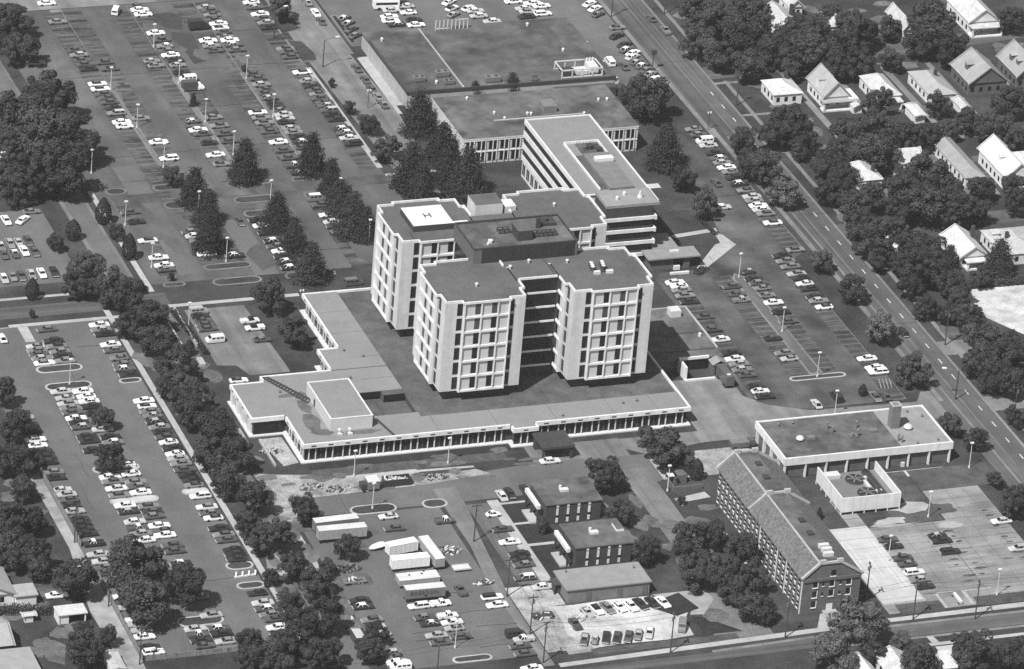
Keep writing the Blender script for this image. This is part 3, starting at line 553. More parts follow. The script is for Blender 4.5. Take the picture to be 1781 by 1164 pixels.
for y in (-39.6,-38.4,-34.4):
    for x in (45.95,47.75): part('wheel',MB().box(x-.1,x+.3,y-.45,y+.45,.02,.9),'rubber',DT)
CN=thing('entrance_canopy','dark flat entrance canopy in front of the low podium','canopy',-11.5,-64)
part('roof',MB().box(-16,-7.2,-68.9,-60.6,3.4,4.1,1,0),['asphalt_new','brick_dark'],CN)
for x in (-15.4,-7.8):
    for y in (-68.2,-61.4): part('column',MB().box(x-.3,x+.3,y-.3,y+.3,0,3.4),'brick_dark',CN)
part('back_wall',MB().box(-15.6,-7.6,-62.4,-61,0,3.4),'brick_dark',CN)
PW=thing('powerhouse','long low plant building with a deep white fascia, white piers and a chimney','plant building',66,-79.6)
part('wall',MB().box(43.3,88.8,-89.2,-70,0,4.2),'brick_mid',PW)
part('fascia',MB().box(42.4,89.6,-90.1,-89.6,4.0,6.1).box(42.4,42.9,-89.6,-69.2,4.0,6.1).box(42.9,89.6,-69.7,-69.2,4.6,6.0).box(89.1,89.6,-89.6,-69.7,4.0,6.0),'white_trim',PW)
part('roof',MB().box(42.9,75.3,-89.6,-69.7,4.2,5.75),'roof_old',PW); part('roof',MB().box(75.3,89.1,-89.6,-69.7,4.2,5.78),'roof_light',PW,label='paler end of the plant roof')
for i in range(9):
    x=42.8+i*5.77; part('pier',MB().prism([(x-.18,-90),(x+.18,-90),(x+.18,-89.2),(x-.18,-89.2)],0,4.0),'white_trim',PW)
    if i<8: ub('wall_panel','brick_mid',PW,x+.4,x+5.3,-89.3,-89.15,.1,3.9)
for i in range(1,5): y=-90+i*4.9; ub('pier','white_trim',PW,42.5,43.3,y-.2,y+.2,0,4.0)
ub('door','metal_dark',PW,77.2,78.3,-89.45,-89.2,0,2.3); ub('cabinet','metal_pale',PW,75.6,76.5,-89.9,-89.3,0,1.2)
b=MB().box(76.2,78.6,-79.8,-77.4,5.7,12.2,0).box(76.1,76.5,-79.9,-77.3,12.2,12.5,1).box(78.3,78.7,-79.9,-77.3,12.2,12.5,1).box(76.5,78.3,-79.9,-79.5,12.2,12.5,1).box(76.5,78.3,-77.7,-77.3,12.2,12.5,1)
part('chimney',b,['brick_pale','concrete'],PW)
part('dome_vent',MB().cyl(80.7,-80.6,5.7,6.3,.9,.9,12,1).dome(80.7,-80.6,6.3,1.2,12,4,.8),['metal_pale','metal_dark'],PW); part('dome_vent',MB().cyl(50.2,-80.9,5.7,6.3,.9,.9,12,1).dome(50.2,-80.9,6.3,1.1,12,4,.8),['metal_pale','metal_dark'],PW)
for x,y,h in ((47.4,-72.6,.8),(51.5,-72.2,.7),(59.6,-76.5,2),(60.2,-78.6,1.8),(67.4,-77.4,2),(66,-81.8,2),(64.2,-82.6,1.6),(75.6,-86.2,1.9),(76.2,-87.2,1.9),(86,-88,.6),(80,-88.6,.5),(87,-75,.6),(84,-72,.6)): part('roof_vent',MB().cyl(x,y,5.7,5.7+h,.25).cyl(x,y,5.7+h,6+h,.4,.2),'metal_grey',PW)
for x,y in ((53.4,-80.6),(71,-80.2),(64.6,-82)): ub('rooftop_unit','metal_grey',PW,x-1,x+1,y-.8,y+.8,5.7,6.5)
CE=thing('cooling_enclosure','white-walled open yard of cooling fans beside the plant building','cooling yard',58,-102)
for i in range(5): ub('wall_panel','white_trim',CE,50+i*3.27,50+i*3.27+3.2,-110.9,-110.6,.9,5)
for i in range(5):
    ub('wall_panel','white_trim',CE,50,50.3,-110.55+i*3.35,-110.55+i*3.35+3.28,.9,5); ub('wall_panel','white_trim',CE,66.05,66.35,-110.55+i*3.35,-110.55+i*3.35+3.28,.9,5)
for i in range(6):
    for x,y in ((50.1+i*3.22,-110.8),(50.1,-110.8+i*3.35),(66.2,-110.8+i*3.35)): ub('post','white_trim',CE,x-.12,x+.12,y-.06,y+.3,0,.95)
part('deck',MB().box(50.4,66,-110.5,-94,1.6,2.6),'metal_grey',CE)
for x,y in ((59.2,-105.6),(58.8,-98.4)):
    f=part('fan',MB().cyl(x,y,2.6,3.1,2.6,2.5,20,1,mt=0),['louver','metal_dark'],CE)
    b=MB()
    for i in range(6): b.bar((x,y,3.15),(x+2.2*math.cos(i*1.047),y+2.2*math.sin(i*1.047),3.15),.35)
    part('blade',b,'metal_grey',f); part('motor',MB().box(x+2.4,x+4,y-.4,y+.4,2.6,3.4),'metal_pale',f)
part('pipe',MB().bar((62.4,-95,3),(62.4,-109.6,3),.9).bar((63.6,-95,3),(63.6,-109,3),.7).bar((62,-95.6,4.2),(63.8,-95.6,2.8),.8),'metal_dark',CE)
part('duct',MB().box(51.6,55.4,-96.8,-94.4,2.6,3.6).box(60.4,61.2,-103.6,-99.8,2.6,3.3),'metal_pale',CE); part('tray',MB().box(52,54,-109.6,-98,2.6,2.9),'metal_grey',CE)
# ------------------------------------------------ long brick block
BD=thing('brick_block','long brick dormitory block with a shingled flat-topped roof and end gable','brick block',28.6,-126.5)
x0,x1,y0,y1=20.9,36.3,-155.3,-97.8
part('wall',MB().box(x0,x1,y0,y1,0,9.8),'brick_mid',BD)
sec=[(20.4,9.7),(24.9,13.7),(30.4,13.7),(36.8,9.7)]
for a,c,nm in ((-119.3,y1+.1,'roof'),(y0-.1,-119.9,'roof')):
    b=MB(); p=[(x,z) for x,z in sec]
    for i in range(3): b.face([(p[i][0],a,p[i][1]),(p[i+1][0],a,p[i+1][1]),(p[i+1][0],c,p[i+1][1]),(p[i][0],c,p[i][1])][::-1],1 if i==1 else 0)
    b.face([(q[0],a,q[1]) for q in p][::-1],2); b.face([(q[0],c,q[1]) for q in p],2)
    part(nm,b,['shingle','roof_old','brick_mid'],BD)
def gable(y,nm):
    b=MB(); w=.35
    for i in range(3):
        (xa,za),(xb,zb)=sec[i],sec[i+1]
        b.bar((xa,y,za+.35),(xb,y,zb+.35),.55,1)
    b.prism([(20.9,y-.2),(36.3,y-.2),(36.3,y+.2),(20.9,y+.2)],9.0,9.8,0)
    part(nm,b,['brick_mid','concrete'],BD)
for y in (y0-.15,-119.6,y1+.15): gable(y,'gable_coping')
for x,y in ((25.4,y0),(30,y0),(25.4,-119.6),(30.2,-119.6),(25.2,y1),(30,y1)): part('parapet_block',MB().box(x-.6,x+1,y-.35,y+.35,13.6,14.8),'concrete',BD)
part('ridge_strip',MB().box(24.7,25.2,-155,-120.2,13.72,13.95).box(24.7,25.2,-119,-98,13.72,13.95),'concrete',BD)
for x,y in ((29,-147.5),(29,-149.4),(28.6,-151.6)): part('rooftop_unit',MB().box(x-1.4,x+1.2,y-.6,y+.5,13.7,14.7),'metal_pale',BD)
for x,y in ((28.6,-104.4),(28,-111.4),(28.6,-134),(28.2,-140.5)): part('roof_vent',MB().box(x-.7,x+.7,y-.9,y+.9,13.7,14.3),'metal_dark',BD)
for i in range(22):
    y=y0+1.6+i*2.58
    for z in (.9,3.9,6.9):
        ub('window','glass',BD,x0-.04,x0+.05,y,y+.95,z,z+1.9); ub('window_sill','white_trim',BD,x0-.2,x0+.02,y-.1,y+1.05,z-.3,z-.05); ub('window_sash','white_trim',BD,x0-.07,x0+.02,y,y+.95,z+.9,z+1.15)
    ub('wall_panel','cream_wall',BD,x0-.03,x0+.02,y+.1,y+.85,2.85,3.55); ub('wall_panel','cream_wall',BD,x0-.03,x0+.02,y+.1,y+.85,5.85,6.55)
for y in (-138.6,-127,-144.6,-155): ub('downpipe','white_trim',BD,x0-.2,x0+.02,y-.12,y+.12,0,9.6)
for x in (23.7,28.1,32.6):
    for z in (1.6,4.4,7.2):
        if x==28.1 and z<3: ub('door','white_trim',BD,x-.3,x+1.3,y0-.1,y0+.02,0,2.2); continue
        ub('window','glass',BD,x,x+1.15,y0-.05,y0+.02,z,z+1.7); ub('window_sill','white_trim',BD,x-.15,x+1.3,y0-.22,y0+.02,z-.28,z-.06); ub('window_frame','white_trim',BD,x+1.15,x+1.35,y0-.12,y0+.02,z-.06,z+1.7)
ub('window','glass',BD,28.1,29.2,y0-.32,y0-.2,10.2,11.8); ub('window_sill','white_trim',BD,27.9,29.4,y0-.45,y0-.2,9.95,10.2)
for x in (26.1,30.7):
    for z in (4.6,7.4): ub('window','glass',BD,x,x+.5,y0-.05,y0+.02,z,z+.9); ub('window_sill','white_trim',BD,x-.1,x+.6,y0-.15,y0+.02,z-.2,z)
part('step',MB().box(26.8,30.4,-157,-155.4,0,.5).box(26.2,31,-158.4,-157.01,0,.25),'concrete',BD)
# ------------------------------------------------ brick offices and the low building
def office(y0,y1,label,curb):
    o=thing('brick_office',label,'office building',-19,(y0+y1)/2,group='flat-roofed brick offices')
    part('wall',MB().box(-26.2,-11.5,y0+.3,y1-.3,0,5.5),'brick_dark',o); part('roof',MB().box(-26.5,-11.2,y0,y1,5.5,5.8,0,1),['brick_mid','roof_old'],o)
    for i in range(4):
        x=-23.6+i*2.85; ub('window','glass',o,x,x+.75,y0+.18,y0+.32,.4,5.2)
        for z0,z1 in ((.4,1.7),(2.5,4.4),(4.7,5.3)): ub('window_panel','white_trim',o,x+.05,x+.7,y0+.1,y0+.26,z0,z1)
    part('sunshade',MB().prism([(-28.4,y0+1),(-27.5,y0+1),(-27.5,y1-2),(-28.4,y1-2)],4.2,5.3),'white_trim',o)
    part('porch_slab',MB().box(-29.8,-27.4,y0+1.2,y1-4.4,0,.5),'concrete',o); b=MB()
    for y in (y0+1.4,(y0+y1)/2,y1-2.4): b.box(-28.2,-27.8,y-.2,y+.2,0,4.2)
    part('post',b,'metal_dark',o); part('roof_vent',MB().box(-20.6,-18.4,(y0+y1)/2-.6,(y0+y1)/2+.8,5.8,6.4).cyl(-20,(y0+y1)/2+1.5,5.8,6.6,.4),'metal_pale',o)
    if curb: part('skylight',MB().box(-13.6,-11.6,y1-6.6,y1-3,5.8,6.5,0,1),['white_trim','roof_old'],o)
office(-100.4,-88,'flat-roofed brick office nearer the podium, white window strips, no roof box',False)
office(-122.6,-110.1,'flat-roofed brick office with a white box on its roof corner',True)
LB=thing('low_building','long low plain building with a pale flat roof facing the white gravel lot','low building',-23.5,-134)
part('wall',MB().box(-34,-12.6,-138.6,-129.4,0,3.7),'brick_pale',LB); part('roof',MB().box(-34.7,-12.3,-139,-129.1,3.7,4.05,0,0),'roof_light',LB)
for x in (-28.6,-20.4,-13.8): ub('door','brick_mid',LB,x-.7,x+.6,-138.75,-138.55,0,2.9)
part('canopy',MB().box(-36,-34.4,-134,-130.4,2.6,2.8).box(-35.9,-35.6,-133.9,-133.6,0,2.6).box(-35.6,-34.1,-133.4,-131,0,2),'brick_dark',LB); part('roof_vent',MB().cyl(-32,-130.6,4,4.8,.2).cyl(-14.6,-132,4,4.7,.25),'metal_grey',LB)
# ------------------------------------------------ houses
def house(label,x0,x1,y0,y1,ev,rg,ax='y',rm='house_roof',hip=0,wm='house_wall',cat='house',chim=None,dorm=None,porch=None,name='house',win=True):
    o=thing(name,label,cat,(x0+x1)/2,(y0+y1)/2)
    part('wall',MB().box(x0+.4,x1-.4,y0+.4,y1-.4,0,ev),wm,o)
    b=MB(); cx,cy=(x0+x1)/2,(y0+y1)/2
    if ax=='y':
        A,B=(cx,y0+hip,rg),(cx,y1-hip,rg)
        F=[((x0,y0,ev),A,B,(x0,y1,ev)),((x1,y1,ev),B,A,(x1,y0,ev))]; G=[((x0,y0,ev),(x1,y0,ev),A),((x1,y1,ev),(x0,y1,ev),B)]
    else:
        A,B=(x0+hip,cy,rg),(x1-hip,cy,rg)
        F=[((x0,y0,ev),(x1,y0,ev),B,A),((x1,y1,ev),(x0,y1,ev),A,B)]; G=[((x0,y1,ev),(x0,y0,ev),A),((x1,y0,ev),(x1,y1,ev),B)]
    for f in F: b.face(f,0)
    for g in G: b.face(g,0 if hip else 1)
    b.face([(x0,y1,ev-.02),(x1,y1,ev-.02),(x1,y0,ev-.02),(x0,y0,ev-.02)],1)
    r=part('roof',b,[rm,wm],o)
    if not hip:
        b=MB()
        if ax=='y':
            for y in (y0-.3,y1+.3): b.bar((x0-.2,y,ev-.1),(cx,y,rg+.02),.35).bar((cx,y,rg+.02),(x1+.2,y,ev-.1),.35)
        else:
            for x in (x0-.3,x1+.3): b.bar((x,y0-.2,ev-.1),(x,cy,rg+.02),.35).bar((x,cy,rg+.02),(x,y1+.2,ev-.1),.35)
        part('eave',b,rm,r)
    if chim: part('chimney',MB().box(chim[0]-.45,chim[0]+.45,chim[1]-.45,chim[1]+.45,ev,rg+1.1),'brick_dark',r)
    if dorm:
        for dx,dy in dorm: part('dormer',MB().box(dx-1,dx+1,dy-.9,dy+.9,ev+.3,(ev+rg)/2+.9).face([(dx-1.3,dy-1.2,(ev+rg)/2+.9),(dx+1.3,dy-1.2,(ev+rg)/2+.9),(dx+1.3,dy+1.2,(ev+rg)/2+1.3),(dx-1.3,dy+1.2,(ev+rg)/2+1.3)],1),[wm,rm],r)
    if porch: part('porch_roof',MB().box(porch[0],porch[1],porch[2],porch[3],ev-.9,ev-.6),rm,o); part('porch',MB().box(porch[0]+.3,porch[1]-.3,porch[2]+.3,porch[3],0,.5).box(porch[0]+.3,porch[0]+.7,porch[2]+.2,porch[2]+.6,.5,ev-.9).box(porch[1]-.7,porch[1]-.3,porch[2]+.2,porch[2]+.6,.5,ev-.9),'white_trim',o)
    if win:
        n=max(2,int((y1-y0)/3.2))
        for i in range(n): y=y0+1.4+i*(y1-y0-2.4)/n; ub('window','glass',o,x0+.33,x0+.42,y,y+1,1.1,2.5)
        n=max(2,int((x1-x0)/3))
        for i in range(n): x=x0+1.2+i*(x1-x0-2)/n; ub('window','glass',o,x,x+1,y0+.33,y0+.42,1.1,2.5)
    return o
HS=house
HS('white hip-roofed bungalow nearest the avenue, small step in its rear roof',124,133.6,123,133.8,3.5,5.6,'y',hip=4,chim=(131,131.5))
h=HS('grey gabled house with a white front gable and wide porch roof',137.8,146.4,118.4,131.6,3.8,8.4,'y','house_roof_grey',dorm=[(139.4,125)],porch=(137,148.3,116,118.8))
part('wing',MB().box(145.8,148.6,117,124,0,3.4),'house_wall',h); part('gable_window',MB().box(141.2,141.8,118.7,118.82,5,6.8).box(142.4,143,118.7,118.82,5,6.8),'glass',h)
HS('small white shed under trees beside the grey gabled house',145.4,149,113.6,117,2.3,3.2,'y',name='shed',cat='shed',win=False)
HS('white hip-roofed house right of the grey gabled house',154.4,162.4,116.6,131.6,3.5,6,'y',hip=4,chim=(160,130.6),porch=(156.6,161.6,113.6,116.8))
HS('small white flat-sloped garage on the lawn between two long houses',160.9,165,104,111.9,2.7,3,'y',name='garage',cat='garage',win=False)
HS('long grey ranch house with a low hip roof and bushes along its side',170.2,179,114.6,132,3.5,5.4,'y','house_roof_grey',hip=4,chim=(176.6,126))
HS('small pale gabled shed beside the long grey ranch house',177,180.8,107.4,113.4,2.3,3.3,'y',name='shed',cat='shed',win=False)
HS('tall pale gabled house with a wide front gable over dark brick',184.6,197.6,119.4,133.2,4,9,'y','house_roof_grey',dorm=[(187.6,126.5)],wm='brick_mid')
HS('pale cross-gabled house by the far street, cut by the picture edge',201,211.4,121.4,136,4,9.2,'y','house_roof_grey',dorm=[(203.6,130),(204,126)],wm='brick_mid')
HS('white house with a flat porch roof half hidden behind a tree',125,134.4,63.5,75,4,6.4,'y',hip=3,chim=(132,67),porch=(122.6,129,58.6,63.6))
HS('white cottage roof peeping above the tree mass',141.4,150.4,72.6,81,3.6,6.6,'x',chim=(147,78))
HS('pale long hip-roofed house beside the narrow dark lawn',158.4,165,61,87.5,3.4,5.2,'y','house_roof_grey',hip=3)
h=HS('bright white gabled house with windows along its side wall',169.2,178.4,57.5,77,4.2,8.4,'y',dorm=[(172,66)])
part('wing',MB().box(178,188,64,72,0,4.1),'house_wall',h); part('wing_roof',MB().face([(177,64,4.2),(188,64,4.2),(188,68,7),(174,68,7)]).face([(188,72,4.2),(177,72,4.2),(174,68,7),(188,68,7)]),'house_roof',h)
HS('white gabled bungalow behind the dark spruce facing the gravel yard',136.6,145.4,14.2,28.2,3.4,6.4,'y',chim=(144.6,24.4),porch=(138,144,11.8,14.6))
HS('broad white roof at the picture edge beyond the gravel yard',149,163,13,29,3.5,5.6,'y',hip=5,chim=(153.4,20.6),dorm=[(151,23.4)])
HS('low white house almost hidden by trees near the avenue',121,130.6,20,32,3,4.4,'y',hip=3)
HS('white-roofed house with a dark dormer deep in the far woods',140.6,150.6,165.4,179,4,7,'y',chim=(149.6,174),dorm=[(144.6,167.4)])
HS('white-roofed small house in a gap of the far woods',159,165.6,165,175.8,3.8,6,'y',hip=2)
HS('narrow white house with a side window between far trees',180,184.6,158.6,172,4,7,'y')
HS('white cottage at the upper edge beside far woods',152,157,181,190,3.6,6,'y')
h=HS('large white house with a dark roof dormer on the far street',202.4,213,160.6,178,4,8,'y',wm='house_wall',dorm=[(207,163.4)],porch=(202.4,213,157.4,161))
h=HS('white gabled house with a low side wing at the lower picture edge',-178,-166.6,-112,-100,3.4,6,'y','house_roof_grey'); part('wing',MB().box(-166.8,-161.8,-113,-108,0,3),'house_wall',h); part('wing_roof',MB().box(-167.4,-161.4,-113.4,-107.6,3,3.25),'house_roof_grey',h)
cp=thing('carport','white-roofed carport sheltering a dark car by the gravel alley','carport',-155.5,-121)
part('roof',MB().box(-159.2,-151.8,-123.4,-118.7,2.5,2.75),'house_roof',cp); part('wall',MB().box(-159,-158.7,-123.2,-119,0,2.5).box(-158.7,-156.4,-123,-122.7,0,2.5).box(-158.7,-152.2,-119.3,-119,0,2.5).box(-152.5,-152.2,-123.2,-122.9,0,2.5),'house_wall',cp)
HS('big grey flat hip roof at the lower left corner of the scene',-190,-170,-160,-137,3.4,4.6,'y','house_roof_grey',hip=8,wm='brick_pale',win=False)
HS('grey shingled house gable behind the pale driveway corner',-186,-173.4,-135.4,-122,3.2,5.6,'x','house_roof_grey',wm='brick_pale',win=False)
HS('small white flat-roofed shed beside the gravel alley',-153.4,-149.6,-149.4,-141.8,2.4,2.7,'y',name='shed',cat='shed',win=False)
HS('tiny white garden shed roof by the hedge',-167,-164.2,-121,-118.8,2,2.3,'x',name='shed',cat='shed',win=False)
HS('bright white roof under trees south of the bottom street',29,37,-192,-183,3,5.4,'y',porch=(30,36,-195,-192))
HS('white house corner between two trees at the bottom edge',44,51,-192,-181.6,3,5,'x')
HS('white house front at the very bottom edge beside leafy trees',22,27,-194,-184,3,5,'y')
# ------------------------------------------------ positions in metres: cars (x, y, heading, tones+kind, row), trees (x, y, width, height, kind)
ROWS={'L1': 'row along the board fence', 'L2': 'fence side of the island double row', 'L3': 'walk side of the island double row', 'L4': 'row along the tree lined walk', 'K1': 'kerb row of the corner lot', 'K2': 'near middle row of the corner lot', 'K3': 'far middle row of the corner lot', 'K4': 'far edge of the corner lot', 'U1': 'row beside the street shrubs', 'U2': 'row along the lamp strip', 'U3': 'outer side of the lamp strip', 'U4': 'row facing the pyramid trees', 'U5': 'row behind the pyramid trees', 'U6': 'second row from the long kerb walk', 'U7': 'third row from the long kerb walk', 'U8': 'row along the long kerb walk', 'R1': 'line of cars beside the pale deck wall', 'R2': 'road leading past the deck', 'M1': 'row by the unpaved lot hedge', 'M2': 'row beside the two round trees', 'C1': 'row along the bright white walk', 'C2': 'trailer side of the central double row', 'C3': 'alley side of the central double row', 'C4': 'row beside the utility pole alley', 'C5': 'row in front of the brick offices', 'C6': 'group by the first brick office', 'G1': 'slanted row beside the long low building', 'G2': 'row along the grass by the bottom street', 'T1': 'row beside the tennis court', 'T2': 'middle row of the bright concrete lot', 'T3': 'outer row of the bright concrete lot', 'E1': 'row beside the loading annex', 'E2': 'annex side of the lamp island row', 'E3': 'avenue side of the lamp island row', 'E4': 'row along the avenue lawn', 'E5': 'row under the avenue trees', 'E6': 'near edge of the dark lot', 'N1': 'slanted row between deck and avenue', 'N2': 'slanted group beyond the grass strip', 'N3': 'double row beyond the parking deck', 'N4': 'scattered group beyond the parking deck', 'N5': 'crowded rows beyond the parking deck', 'N6': 'slanted group beside the avenue corner', 'AV': 'avenue'}
